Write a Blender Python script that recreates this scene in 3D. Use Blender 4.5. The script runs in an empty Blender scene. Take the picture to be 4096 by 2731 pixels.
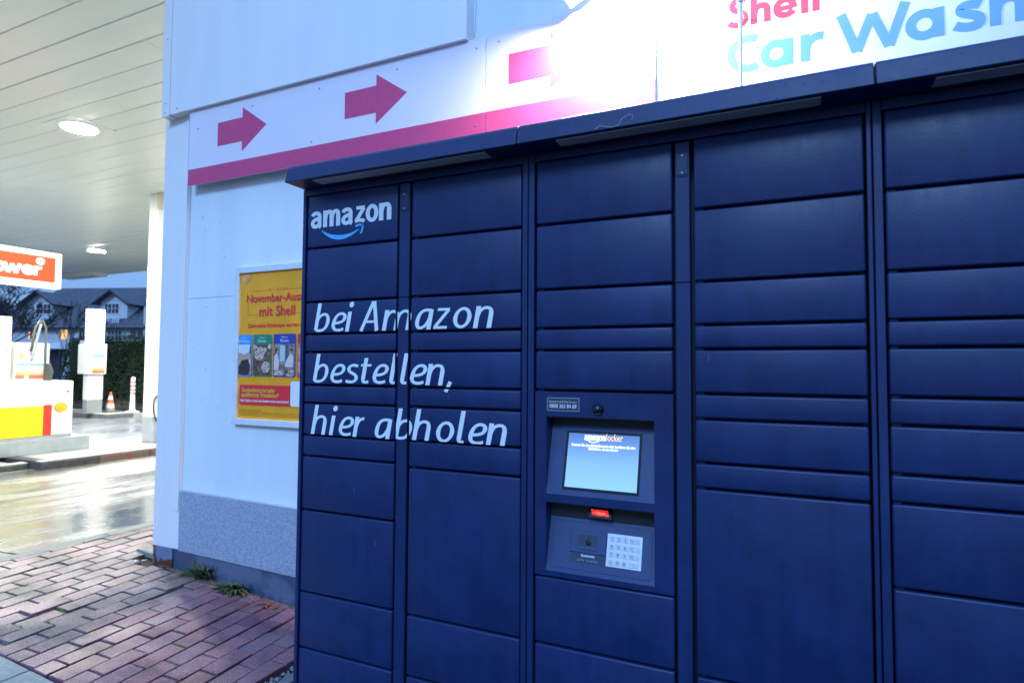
import bpy, bmesh, math, random
from mathutils import Vector, Matrix
R = math.radians
random.seed(11)
SC = bpy.context.scene
COL = SC.collection
HC = 1.30            # camera height; all coordinates below are written relative to the lens height

# ------------------------------------------------------------------ camera
yaw, pitch, roll = 0.4335, -0.0440, 0.0059
cy, sy, cp, sp, cr, sr = math.cos(yaw), math.sin(yaw), math.cos(pitch), math.sin(pitch), math.cos(roll), math.sin(roll)
B = Matrix(((1, 0, 0), (0, 0, -1), (0, 1, 0)))
Rz = Matrix(((cy, sy, 0), (-sy, cy, 0), (0, 0, 1)))
Rx = Matrix(((1, 0, 0), (0, cp, -sp), (0, sp, cp)))
Rr = Matrix(((cr, -sr, 0), (sr, cr, 0), (0, 0, 1)))
CR = Rr @ Rx @ B @ Rz
cam_d = bpy.data.cameras.new('camera')
cam_d.sensor_width = 36.0
cam_d.lens = 36.0 * 0.5847
cam_d.clip_start = 0.02
cam_d.clip_end = 3000
cam_d.dof.use_dof = True
cam_d.dof.focus_distance = 2.2
cam_d.dof.aperture_fstop = 4.0
cam = bpy.data.objects.new('camera', cam_d)
cam.matrix_world = Matrix.Translation((0, 0, HC)) @ Matrix((CR[0], -CR[1], -CR[2])).transposed().to_4x4()
COL.objects.link(cam)
SC.camera = cam

# ------------------------------------------------------------------ sky, sun, exposure
SUN_EL, SUN_AZ = R(36), R(174)        # azimuth clockwise from +Y
wd = bpy.data.worlds.new('World')
SC.world = wd
wd.use_nodes = True
wn = wd.node_tree.nodes
wl = wd.node_tree.links
for n in list(wn):
    wn.remove(n)
w_out = wn.new('ShaderNodeOutputWorld')
w_bg = wn.new('ShaderNodeBackground')
w_sky = wn.new('ShaderNodeTexSky')
w_sky.sky_type = 'NISHITA'
w_sky.sun_disc = False
w_sky.sun_elevation = R(9)
w_sky.sun_rotation = SUN_AZ
w_sky.air_density = 1.0
w_sky.dust_density = 0.2
w_sky.ozone_density = 4.0
w_mix = wn.new('ShaderNodeMix')
w_mix.data_type = 'RGBA'
w_mix.inputs[0].default_value = 0.86
# dusk cloud cover: an overcast sky is about three times brighter overhead than at the horizon
w_tc = wn.new('ShaderNodeTexCoord')
w_sep = wn.new('ShaderNodeSeparateXYZ')
wl.new(w_tc.outputs['Generated'], w_sep.inputs[0])
w_rp = wn.new('ShaderNodeMix')
w_rp.data_type = 'RGBA'
w_rp.inputs[6].default_value = (1.08, 2.02, 4.0, 1)
w_rp.inputs[7].default_value = (3.2, 6.7, 14.4, 1)
wl.new(w_sep.outputs['Z'], w_rp.inputs[0])
wl.new(w_rp.outputs[2], w_mix.inputs[7])
wl.new(w_sky.outputs[0], w_mix.inputs[6])
wl.new(w_mix.outputs[2], w_bg.inputs[0])
w_bg.inputs[1].default_value = 0.069
wl.new(w_bg.outputs[0], w_out.inputs[0])

sun_d = bpy.data.lights.new('sun', 'SUN')
sun_d.energy = 0.86
sun_d.angle = R(14)
sun_d.color = (0.34, 0.60, 1.0)
sun = bpy.data.objects.new('sun', sun_d)
sdir = Vector((math.sin(SUN_AZ) * math.cos(SUN_EL), math.cos(SUN_AZ) * math.cos(SUN_EL), math.sin(SUN_EL)))
sun.rotation_euler = sdir.to_track_quat('Z', 'Y').to_euler()
sun.location = (0, -5, 12)
COL.objects.link(sun)

SC.view_settings.view_transform = 'Standard'
SC.view_settings.look = 'None'
SC.view_settings.gamma = 1.0
SC.view_settings.use_curve_mapping = False
SC.view_settings.exposure = 1.35
SC.render.engine = 'CYCLES'
SC.cycles.max_bounces = 8
SC.cycles.diffuse_bounces = 4
SC.cycles.glossy_bounces = 4
SC.cycles.sample_clamp_indirect = 6.0
SC.cycles.caustics_reflective = False
SC.cycles.caustics_refractive = False
SC.cycles.use_denoising = True

# ------------------------------------------------------------------ materials
MATS = {}
def nodes_of(m):
    m.use_nodes = True
    return m.node_tree.nodes, m.node_tree.links, m.node_tree.nodes['Principled BSDF']
def mat(name, col, rough=0.5, metal=0.0, var=0.0, vs=4.0, bump=0.0, bs=200.0, spec=0.5, rvar=0.0, rs=3.0, streak=False, col2=None, thr=(0.35, 0.65),
        detail=5.0, coat=0.0, rnd=0.0, emit=None, es=0.0, stretch=None, bdist=0.002):
    if name in MATS:
        return MATS[name]
    m = bpy.data.materials.new(name)
    N, L, P = nodes_of(m)
    P.inputs['Base Color'].default_value = (*col, 1)
    P.inputs['Roughness'].default_value = rough
    P.inputs['Metallic'].default_value = metal
    P.inputs['Specular IOR Level'].default_value = spec
    if coat:
        P.inputs['Coat Weight'].default_value = coat
        P.inputs['Coat Roughness'].default_value = 0.12
    geo = N.new('ShaderNodeNewGeometry')
    mp = N.new('ShaderNodeMapping')
    L.new(geo.outputs['Position'], mp.inputs['Vector'])
    if streak:
        mp.inputs['Scale'].default_value = (1, 1, 0.12)
    if stretch:
        mp.inputs['Scale'].default_value = stretch
    csock = None
    if var or col2:
        t = N.new('ShaderNodeTexNoise')
        t.inputs['Scale'].default_value = vs
        t.inputs['Detail'].default_value = detail
        t.inputs['Roughness'].default_value = 0.62
        L.new(mp.outputs[0], t.inputs['Vector'])
        rp = N.new('ShaderNodeValToRGB')
        rp.color_ramp.elements[0].position, rp.color_ramp.elements[1].position = thr
        a = col2 if col2 else tuple(c * (1 - var) for c in col)
        b = col if col2 else tuple(min(1, c * (1 + var)) for c in col)
        rp.color_ramp.elements[0].color = (*a, 1)
        rp.color_ramp.elements[1].color = (*b, 1)
        L.new(t.outputs[0], rp.inputs[0])
        csock = rp.outputs[0]
    if rnd:
        oi = N.new('ShaderNodeObjectInfo')
        mr = N.new('ShaderNodeMapRange')
        mr.inputs['To Min'].default_value = 1 - rnd
        mr.inputs['To Max'].default_value = 1 + rnd
        L.new(oi.outputs['Random'], mr.inputs['Value'])
        mx = N.new('ShaderNodeMix')
        mx.data_type = 'RGBA'
        mx.blend_type = 'MULTIPLY'
        mx.inputs[0].default_value = 1
        if csock:
            L.new(csock, mx.inputs[6])
        else:
            mx.inputs[6].default_value = (*col, 1)
        L.new(mr.outputs[0], mx.inputs[7])
        csock = mx.outputs[2]
    if csock:
        L.new(csock, P.inputs['Base Color'])
    if rvar:
        t = N.new('ShaderNodeTexNoise')
        t.inputs['Scale'].default_value = rs
        t.inputs['Detail'].default_value = 6
        L.new(mp.outputs[0], t.inputs['Vector'])
        mr = N.new('ShaderNodeMapRange')
        mr.inputs['From Min'].default_value = 0.35
        mr.inputs['From Max'].default_value = 0.65
        mr.inputs['To Min'].default_value = max(0.02, rough - rvar)
        mr.inputs['To Max'].default_value = min(1, rough + rvar)
        L.new(t.outputs[0], mr.inputs['Value'])
        L.new(mr.outputs[0], P.inputs['Roughness'])
    if bump:
        t = N.new('ShaderNodeTexNoise')
        t.inputs['Scale'].default_value = bs
        t.inputs['Detail'].default_value = 3
        L.new(geo.outputs['Position'], t.inputs['Vector'])
        b = N.new('ShaderNodeBump')
        b.inputs['Strength'].default_value = bump
        b.inputs['Distance'].default_value = bdist
        L.new(t.outputs[0], b.inputs['Height'])
        L.new(b.outputs[0], P.inputs['Normal'])
    if emit:
        P.inputs['Emission Color'].default_value = (*emit, 1)
        P.inputs['Emission Strength'].default_value = es
    MATS[name] = m
    return m

def navy_paint(name, col, rough=.43, spec=.34):
    m = bpy.data.materials.new(name)
    N, L, P = nodes_of(m)
    geo = N.new('ShaderNodeNewGeometry')
    def noise(scale, detail, stretch=(1, 1, 1), rgh=.6):
        mp = N.new('ShaderNodeMapping'); mp.inputs['Scale'].default_value = stretch
        L.new(geo.outputs['Position'], mp.inputs[0])
        t = N.new('ShaderNodeTexNoise'); t.inputs['Scale'].default_value = scale; t.inputs['Detail'].default_value = detail; t.inputs['Roughness'].default_value = rgh
        L.new(mp.outputs[0], t.inputs['Vector'])
        return t.outputs[0]
    def ramp(v, a, b2, lo, hi):
        r_ = N.new('ShaderNodeMapRange'); r_.inputs['From Min'].default_value = a; r_.inputs['From Max'].default_value = b2; r_.inputs['To Min'].default_value = lo; r_.inputs['To Max'].default_value = hi
        L.new(v, r_.inputs['Value']); return r_.outputs[0]
    def mul(a, b2, op='MULTIPLY'):
        k = N.new('ShaderNodeMath'); k.operation = op; L.new(a, k.inputs[0]); L.new(b2, k.inputs[1]); return k.outputs[0]
    runs = noise(26, 3, (1, 1, .045))               # rain runs
    blot = noise(3.2, 6)                              # broad dirt film
    smud = noise(13, 7, rgh=.7)                       # hand marks
    k = mul(mul(ramp(runs, .36, .60, .92, 1.03), ramp(blot, .35, .68, .88, 1.12)), ramp(smud, .30, .62, .84, 1.06))
    cm = N.new('ShaderNodeMix'); cm.data_type = 'RGBA'; cm.blend_type = 'MULTIPLY'; cm.inputs[0].default_value = 1; cm.inputs[6].default_value = (*col, 1)
    L.new(k, cm.inputs[7]); L.new(cm.outputs[2], P.inputs['Base Color'])
    sp_ = N.new('ShaderNodeMath'); sp_.operation = 'GREATER_THAN'; sp_.inputs[1].default_value = .80
    dust = noise(240, 1); L.new(dust, sp_.inputs[0])
    cm2 = N.new('ShaderNodeMix'); cm2.data_type = 'RGBA'; cm2.inputs[7].default_value = (.10, .14, .24, 1)
    L.new(sp_.outputs[0], cm2.inputs[0]); L.new(cm.outputs[2], cm2.inputs[6]); L.new(cm2.outputs[2], P.inputs['Base Color'])
    L.new(mul(ramp(runs, .36, .60, rough - .03, rough + .02), ramp(smud, .35, .65, .90, 1.10)), P.inputs['Roughness'])
    P.inputs['Specular IOR Level'].default_value = spec
    peel = noise(230, 2)
    b1 = N.new('ShaderNodeBump'); b1.inputs['Strength'].default_value = .22; b1.inputs['Distance'].default_value = .0012; L.new(peel, b1.inputs['Height'])
    wav = noise(2.2, 1)
    b2_ = N.new('ShaderNodeBump'); b2_.inputs['Strength'].default_value = .25; b2_.inputs['Distance'].default_value = .012; L.new(wav, b2_.inputs['Height']); L.new(b1.outputs[0], b2_.inputs['Normal'])
    L.new(b2_.outputs[0], P.inputs['Normal'])
    MATS[name] = m
    return m
NAVY = navy_paint('navy_powder_coat', (0.0085, 0.0225, 0.092))
NAVY_IN = mat('navy_inner', (0.006, 0.010, 0.022), 0.6)
NAVY_LIP = mat('navy_console', (0.015, 0.037, 0.122), 0.45, var=0.12, vs=9, bump=0.6, bs=420, bdist=0.001)
VINYL = mat('white_vinyl', (0.72, 0.76, 0.80), 0.45)
VINYL_GREY = mat('grey_vinyl', (0.66, 0.68, 0.74), 0.45)
SMILE = mat('blue_vinyl', (0.06, 0.40, 0.78), 0.45)
DIFFUSER = mat('strip_diffuser', (0.42, 0.43, 0.45), 0.5)
RENDER_WALL = mat('white_render', (0.70, 0.74, 0.78), 0.85, var=0.035, vs=5, streak=True, bump=0.5, bs=130, bdist=0.004)
PANEL_WHITE = mat('white_panel', (0.80, 0.76, 0.76), 0.38, var=0.02, vs=6, rvar=0.08, streak=True)
ARROW_WHITE = mat('sign_board_white', (0.76, 0.68, 0.76), 0.35, var=0.03, vs=2)
ARROW_RED = mat('sign_red', (0.58, 0.052, 0.17), 0.42, var=0.05, vs=30)
DARK_METAL = mat('dark_metal', (0.05, 0.055, 0.06), 0.5)
ALU = mat('aluminium', (0.62, 0.64, 0.66), 0.35, metal=0.5, var=0.05, vs=10)

# ------------------------------------------------------------------ mesh helpers
class MB:
    def __init__(s):
        s.v = []
        s.f = []
        s.mi = []
        s.cur = 0
    def add(s, vs, fs):
        o = len(s.v)
        s.v += [tuple(p) for p in vs]
        s.f += [tuple(i + o for i in f) for f in fs]
        s.mi += [s.cur] * len(fs)
        return s
    def box(s, x0, x1, y0, y1, z0, z1):
        return s.add([(x0, y0, z0), (x1, y0, z0), (x1, y1, z0), (x0, y1, z0), (x0, y0, z1), (x1, y0, z1), (x1, y1, z1), (x0, y1, z1)],
                     [(3, 2, 1, 0), (4, 5, 6, 7), (0, 1, 5, 4), (1, 2, 6, 5), (2, 3, 7, 6), (3, 0, 4, 7)])
    def prism(s, pts, d):
        """closed polygon pts (3D) extruded by vector d"""
        n = len(pts)
        d = Vector(d)
        return s.add([Vector(p) for p in pts] + [Vector(p) + d for p in pts],
                     [tuple(range(n))[::-1], tuple(range(n, 2 * n))] + [(i, (i + 1) % n, (i + 1) % n + n, i + n) for i in range(n)])
    def poly(s, pts):
        return s.add(pts, [tuple(range(len(pts)))])
    def tube(s, pts, r, seg=8, cap=True):
        pts = [Vector(p) for p in pts]
        n = len(pts)
        rr = r if isinstance(r, (list, tuple)) else [r] * n
        vs = []
        prev = None
        for i in range(n):
            t = (pts[min(i + 1, n - 1)] - pts[max(i - 1, 0)]).normalized()
            if prev is None:
                u = t.orthogonal().normalized()
            else:
                u = (prev - t * prev.dot(t)).normalized()
            prev = u
            w = t.cross(u)
            for k in range(seg):
                a = 2 * math.pi * k / seg
                vs.append(pts[i] + (u * math.cos(a) + w * math.sin(a)) * rr[i])
        fs = []
        for i in range(n - 1):
            for k in range(seg):
                k2 = (k + 1) % seg
                fs.append((i * seg + k, i * seg + k2, (i + 1) * seg + k2, (i + 1) * seg + k))
        if cap:
            fs.append(tuple(range(seg))[::-1])
            fs.append(tuple(range((n - 1) * seg, n * seg)))
        return s.add(vs, fs)
    def lathe(s, prof, c, seg=20):
        vs = []
        for r, z in prof:
            for k in range(seg):
                a = 2 * math.pi * k / seg
                vs.append((c[0] + r * math.cos(a), c[1] + r * math.sin(a), c[2] + z))
        fs = []
        for i in range(len(prof) - 1):
            for k in range(seg):
                k2 = (k + 1) % seg
                fs.append((i * seg + k, i * seg + k2, (i + 1) * seg + k2, (i + 1) * seg + k))
        fs.append(tuple(range(seg))[::-1])
        fs.append(tuple(range((len(prof) - 1) * seg, len(prof) * seg)))
        return s.add(vs, fs)
    def disc(s, c, u, w, r, seg=24):
        c, u, w = Vector(c), Vector(u), Vector(w)
        return s.poly([c + (u * math.cos(2 * math.pi * k / seg) + w * math.sin(2 * math.pi * k / seg)) * r for k in range(seg)])

ABS = {}
def finish(o, parent, loc):
    ABS[o.name] = Vector(loc)
    if parent is not None:
        o.parent = parent
        o.location = Vector(loc) - ABS[parent.name]
    else:
        o.location = Vector(loc)
    COL.objects.link(o)
    return o
def put(name, mb, m, parent=None, bevel=0.0, seg=2, smooth=False, label=None, kind=None, fix=True):
    me = bpy.data.meshes.new(name)
    xs = [p[0] for p in mb.v]; ys = [p[1] for p in mb.v]; zs = [p[2] for p in mb.v]
    c = Vector(((min(xs) + max(xs)) / 2, (min(ys) + max(ys)) / 2, min(zs)))
    me.from_pydata([(p[0] - c.x, p[1] - c.y, p[2] - c.z) for p in mb.v], [], mb.f)
    ms = m if isinstance(m, (list, tuple)) else [m]
    for q in ms:
        me.materials.append(q)
    if len(ms) > 1:
        me.polygons.foreach_set('material_index', mb.mi)
    if fix or bevel:
        bm = bmesh.new()
        bm.from_mesh(me)
        if fix:
            bmesh.ops.recalc_face_normals(bm, faces=bm.faces)
        if bevel:
            bmesh.ops.bevel(bm, geom=[e for e in bm.edges if len(e.link_faces) == 2 and e.calc_face_angle(0) > 0.5], offset=bevel, segments=seg, affect='EDGES', profile=0.5, clamp_overlap=True)
        bm.to_mesh(me)
        bm.free()
    if smooth:
        me.shade_smooth() if hasattr(me, 'shade_smooth') else None
        me.polygons.foreach_set('use_smooth', [True] * len(me.polygons))
    me.update()
    o = bpy.data.objects.new(name, me)
    if label:
        o['label'] = label
    if kind:
        o['kind'] = kind
    return finish(o, parent, (c.x, c.y, c.z + HC))
def box(name, b, m, parent=None, bevel=0.0, **k):
    return put(name, MB().box(*b), m, parent, bevel, **k)
def tag(o, label, cat, group=None):
    o['label'] = label
    o['category'] = cat
    if group:
        o['group'] = group
    return o
def thing(name, label, cat, loc, group=None):
    o = bpy.data.objects.new(name, None)
    o.empty_display_size = 0.1
    tag(o, label, cat, group)
    return finish(o, None, (loc[0], loc[1], loc[2] + HC))
def copy_of(o, parent, loc):
    c = o.copy()
    return finish(c, parent, (loc[0], loc[1], loc[2] + HC))
def auto_smooth(o, ang=40):
    me = o.data
    me.polygons.foreach_set('use_smooth', [True] * len(me.polygons))
    bm = bmesh.new(); bm.from_mesh(me)
    for e in bm.edges:
        if len(e.link_faces) == 2 and e.calc_face_angle(0) > R(ang):
            e.smooth = False
    bm.to_mesh(me); bm.free()

# ------------------------------------------------------------------ lettering made of strokes
def bez(p0, p1, p2, p3, n=9):
    out = []
    for i in range(n + 1):
        t = i / n
        a, b, c, d = (1 - t) ** 3, 3 * t * (1 - t) ** 2, 3 * t * t * (1 - t), t ** 3
        out.append((a * p0[0] + b * p1[0] + c * p2[0] + d * p3[0], a * p0[1] + b * p1[1] + c * p2[1] + d * p3[1]))
    return out
def path(*segs):
    """('M',p) start; tuples of 2 = line to, tuples of 6 = cubic to"""
    pts = [segs[0]]
    for s in segs[1:]:
        if len(s) == 2:
            pts.append(s)
        else:
            pts += bez(pts[-1], s[0:2], s[2:4], s[4:6])[1:]
    return pts
def arc(cx, cy_, rx, ry, a0, a1, n=28):
    return [(cx + rx * math.cos(R(a0 + (a1 - a0) * i / n)), cy_ + ry * math.sin(R(a0 + (a1 - a0) * i / n))) for i in range(n + 1)]
# each glyph: list of (points, width factor); unit = x-height 1
HUM = {
 'o': [(arc(.40, .5, .31, .42, 0, 360, 36), 1)],
 'n': [([(.09, 0), (.09, 1)], 1), (path((.10, .50), (.14, .80, .28, .92, .44, .92), (.62, .92, .68, .80, .68, .60), (.68, 0)), 1)],
 'm': [([(.09, 0), (.09, 1)], 1), (path((.10, .50), (.14, .80, .28, .92, .41, .92), (.58, .92, .67, .80, .67, .62), (.67, 0)), 1),
       (path((.68, .50), (.72, .80, .88, .92, 1.02, .92), (1.18, .92, 1.26, .80, 1.26, .62), (1.26, 0)), 1)],
 'h': [([(.09, 0), (.09, 1.5)], 1), (path((.10, .50), (.14, .80, .28, .92, .44, .92), (.62, .92, .68, .80, .68, .60), (.68, 0)), 1)],
 'b': [(path((.09, 1.5), (.09, .12)), 1), (path((.09, .55), (.16, .82, .32, .92, .44, .92), (.62, .92, .70, .76, .70, .55), (.70, .22, .52, .08, .32, .08), (.22, .08, .15, .09, .08, .13)), 1)],
 'a': [(path((.68, .94), (.68, 0)), 1), (path((.68, .90), (.60, .92, .52, .92, .46, .92), (.20, .92, .09, .68, .09, .38), (.09, .16, .18, .08, .28, .08), (.46, .08, .62, .30, .67, .58)), 1)],
 'e': [(path((.12, .44), (.44, .44, .66, .52, .66, .72), (.66, .86, .56, .92, .44, .92), (.20, .92, .09, .64, .09, .38), (.09, .16, .22, .08, .40, .08), (.52, .08, .60, .11, .67, .15)), 1)],
 'i': [([(.09, 0), (.09, 1)], 1), ([(.12, 1.36)], 1)],
 'l': [(path((.09, 1.5), (.09, .26), (.09, .12, .14, .08, .22, .08), (.26, .08, .30, .09, .32, .10)), 1)],
 't': [(path((.16, 1.28), (.16, .28), (.16, .12, .22, .08, .30, .08), (.38, .08, .42, .10, .46, .12)), 1), ([(-.06, .92), (.48, .92)], .85)],
 's': [(path((.58, .86), (.50, .91, .40, .92, .34, .92), (.20, .92, .12, .84, .12, .72), (.12, .52, .58, .52, .58, .28), (.58, .14, .46, .08, .32, .08), (.22, .08, .12, .10, .05, .14)), 1)],
 'z': [([(.06, .92), (.62, .92)], .9), ([(.58, .90), (.05, .10)], 1), ([(0, .08), (.62, .08)], .9)],
 'r': [([(.09, 0), (.09, 1)], 1), (path((.10, .50), (.15, .80, .28, .93, .46, .91)), 1)],
 'A': [([(.06, 0), (.48, 1.46)], 1), ([(.52, 1.46), (.88, 0)], 1), ([(.24, .46), (.76, .46)], .85)],
 ',': [([(.16, .18), (.02, -.30)], 1)],
}
LOGO = {
 'a': [(path((.08, .74), (.12, .88, .24, .90, .33, .90), (.50, .90, .56, .82, .56, .68), (.56, .22), (.56, .14, .60, .08, .66, .03)), 1), (path((.56, .56), (.22, .54, .09, .46, .09, .28), (.09, .14, .20, .09, .28, .09), (.44, .09, .54, .20, .56, .34)), 1)],
 'm': [([(.09, 0), (.09, 1)], 1.05), (path((.10, .5), (.14, .82, .26, .9, .36, .9), (.49, .9, .53, .8, .53, .64), (.53, 0)), 1.05), (path((.54, .5), (.58, .82, .70, .9, .80, .9), (.93, .9, .97, .8, .97, .64), (.97, 0)), 1.05)],
 'n': [([(.09, 0), (.09, 1)], 1.05), (path((.10, .5), (.15, .82, .28, .9, .38, .9), (.54, .9, .58, .8, .58, .64), (.58, 0)), 1.05)],
 'z': [([(.06, .90), (.60, .90)], .9), ([(.56, .88), (.06, .14)], 1), (path((.0, .11), (.16, .20, .44, .20, .60, .08)), .9)],
 'o': [(arc(.36, .5, .27, .41, 0, 360, 36), 1)],
}
FUT = {
 'C': [(arc(.70, .72, .56, .58, 62, 298, 36), 1)],
 'a': [(arc(.47, .5, .345, .385, 0, 360, 36), 1), ([(.84, 0), (.84, 1)], 1)],
 'r': [([(.14, 0), (.14, 1)], 1), (path((.16, .45), (.18, .72, .36, .90, .66, .84)), .95)],
 'W': [([(.13, 1.44), (.55, 0)], 1), ([(.55, 0), (.98, 1.25)], 1), ([(.98, 1.25), (1.42, 0)], 1), ([(1.42, 0), (1.86, 1.44)], 1)],
 's': [(path((.66, .80), (.58, .86, .48, .87, .42, .87), (.26, .87, .20, .80, .20, .72), (.20, .52, .66, .56, .66, .30), (.66, .16, .54, .12, .40, .12), (.26, .12, .14, .18, .06, .24)), 1)],
 'h': [([(.14, 0), (.14, 1.5)], 1), (path((.15, .45), (.18, .76, .30, .86, .46, .86), (.66, .86, .72, .74, .72, .55), (.72, 0)), 1)],
 'e': [([(.16, .47), (.80, .47)], .8), (path((.84, .40), (.84, .74, .68, .87, .48, .87), (.26, .87, .13, .70, .13, .50), (.13, .27, .28, .13, .50, .13), (.64, .13, .74, .18, .82, .28)), 1)],
 'l': [([(.14, 0), (.14, 1.5)], 1)],
 'S': [(path((.74, 1.22), (.66, 1.32, .54, 1.35, .46, 1.35), (.28, 1.35, .20, 1.22, .20, 1.10), (.20, .78, .78, .82, .78, .42), (.78, .20, .62, .12, .44, .12), (.28, .12, .14, .20, .06, .32)), 1)],
 'o': [(arc(.48, .5, .36, .39, 0, 360, 36), 1)],
 'w': [([(.10, 1), (.40, 0)], 1), ([(.40, 0), (.70, .9)], 1), ([(.70, .9), (1.0, 0)], 1), ([(1.0, 0), (1.30, 1)], 1)],
 'P': [([(.16, 0), (.16, 1.45)], 1), (path((.16, 1.30), (.48, 1.30), (.86, 1.30, .86, .62, .48, .62), (.16, .62)), 1)],
 'V': [([(.12, 1.45), (.56, 0)], 1), ([(.56, 0), (1.0, 1.45)], 1)],
 '-': [([(.08, .5), (.52, .5)], 1)],
}
def ribbon(pts, w, contrast=0.0):
    n = len(pts)
    closed = n > 3 and math.hypot(pts[0][0] - pts[-1][0], pts[0][1] - pts[-1][1]) < 1e-6
    L, Rr_ = [], []
    for i in range(n):
        if closed:
            a = pts[i - 1 if i > 0 else n - 2]; b = pts[(i + 1) if i < n - 1 else 1]
        else:
            a = pts[max(i - 1, 0)]; b = pts[min(i + 1, n - 1)]
        tx, ty = b[0] - a[0], b[1] - a[1]
        l = math.hypot(tx, ty) or 1
        w_ = w * (1 - contrast * abs(tx / l))
        nx, ny = -ty / l * w_ / 2, tx / l * w_ / 2
        L.append((pts[i][0] + nx, pts[i][1] + ny))
        Rr_.append((pts[i][0] - nx, pts[i][1] - ny))
    return [(L[i], L[i + 1], Rr_[i + 1], Rr_[i]) for i in range(n - 1)]
def stroke_text(mb, table, items, base, xh, to3, weight=.2, shear=0.0, sx=1.0, step=0.00012, contrast=0.0):
    """items: (char, x). to3(x, z, lift) -> 3D point"""
    k = 0
    for ch, x0 in items:
        for pts, wf in table[ch]:
            if len(pts) == 1:
                r_ = weight * wf * .62
                mb.poly([to3(x0 + ((pts[0][0] * sx + r_ * math.cos(R(a * 20))) + (pts[0][1] + r_ * math.sin(R(a * 20))) * shear) * xh, base + (pts[0][1] + r_ * math.sin(R(a * 20))) * xh, k * step) for a in range(18)])
                k += 1
                continue
            for qi, quad in enumerate(ribbon([(p[0] * sx, p[1]) for p in pts], weight * wf, contrast)):
                mb.add([to3(x0 + (q[0] + q[1] * shear) * xh, base + q[1] * xh, k * step + qi * step * .08) for q in quad], [(0, 1, 2, 3)])
            k += 1
    return mb
def font_mesh(text, size, sx=1.0, align='LEFT', offset=0.0, shear=0.0):
    c = bpy.data.curves.new('tmp', 'FONT')
    c.body = text
    c.size = size
    c.align_x = align
    c.offset = offset
    c.shear = shear
    c.resolution_u = 3
    o = bpy.data.objects.new('tmp', c)
    COL.objects.link(o)
    bpy.context.view_layer.update()
    me = bpy.data.meshes.new_from_object(o)
    vs = [(v.co.x * sx, v.co.y) for v in me.vertices]
    fs = [tuple(p.vertices) for p in me.polygons]
    bpy.data.objects.remove(o)
    bpy.data.curves.remove(c)
    bpy.data.meshes.remove(me)
    return vs, fs
def font_text(mb, text, x, z, size, to3, width=None, align='LEFT', offset=0.0, shear=0.0):
    vs, fs = font_mesh(text, size, 1.0, align, offset, shear)
    if not vs:
        return mb
    s = 1.0
    if width:
        w = max(v[0] for v in vs) - min(v[0] for v in vs)
        s = width / w
    mb.add([to3(x + v[0] * s, z + v[1], 0) for v in vs], fs)
    return mb
def flat(y):
    return lambda x, z, k: (x, y - k, z)
def clip_put(name, mb, m, parent, rect, y=None):
    """keep only the part of a lettering mesh that lies on one panel"""
    me = bpy.data.meshes.new(name)
    me.from_pydata(mb.v, [], mb.f)
    bm = bmesh.new()
    bm.from_mesh(me)
    x0, x1, z0, z1 = rect
    for co, no in (((x0, 0, 0), (-1, 0, 0)), ((x1, 0, 0), (1, 0, 0)), ((0, 0, z0), (0, 0, -1)), ((0, 0, z1), (0, 0, 1))):
        bmesh.ops.bisect_plane(bm, geom=bm.verts[:] + bm.edges[:] + bm.faces[:], plane_co=co, plane_no=no, clear_outer=True)
    if not bm.faces:
        bm.free()
        return None
    out = MB()
    bm.verts.index_update()
    out.v = [tuple(v.co) for v in bm.verts]
    out.f = [tuple(v.index for v in f.verts) for f in bm.faces]
    out.mi = [0] * len(out.f)
    bm.free()
    bpy.data.meshes.remove(me)
    return put(name, out, m, parent, fix=False)

# ================================================================== GROUND
def zp(x):                       # the brick pavement falls gently towards the lockers
    return -1.25 - 0.062 * (x + 3.5)
def zf(x):                       # the forecourt falls away from the kerb
    t = min(1, max(0, (-4.55 - x) / 3.2))
    return -1.205 - 0.195 * t
ASPHALT = mat('wet_asphalt', (0.055, 0.058, 0.062), 0.35, var=0.3, vs=0.6, rvar=0.25, rs=0.4, bump=0.4, bs=60, bdist=0.004)
g = MB().add([(-900, -300, -1.62), (600, -300, -1.62), (600, 900, -1.62), (-900, 900, -1.62)], [(0, 1, 2, 3)])
put('ground', g, mat('far_ground', (0.06, 0.065, 0.07), 0.6, var=0.3, vs=0.05), kind='structure')
g = MB().add([(-70, -12, -1.424), (-4.45, -12, -1.424), (-4.45, 60, -1.424), (-70, 60, -1.424)], [(0, 1, 2, 3)])
put('road', g, ASPHALT, kind='structure')

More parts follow.
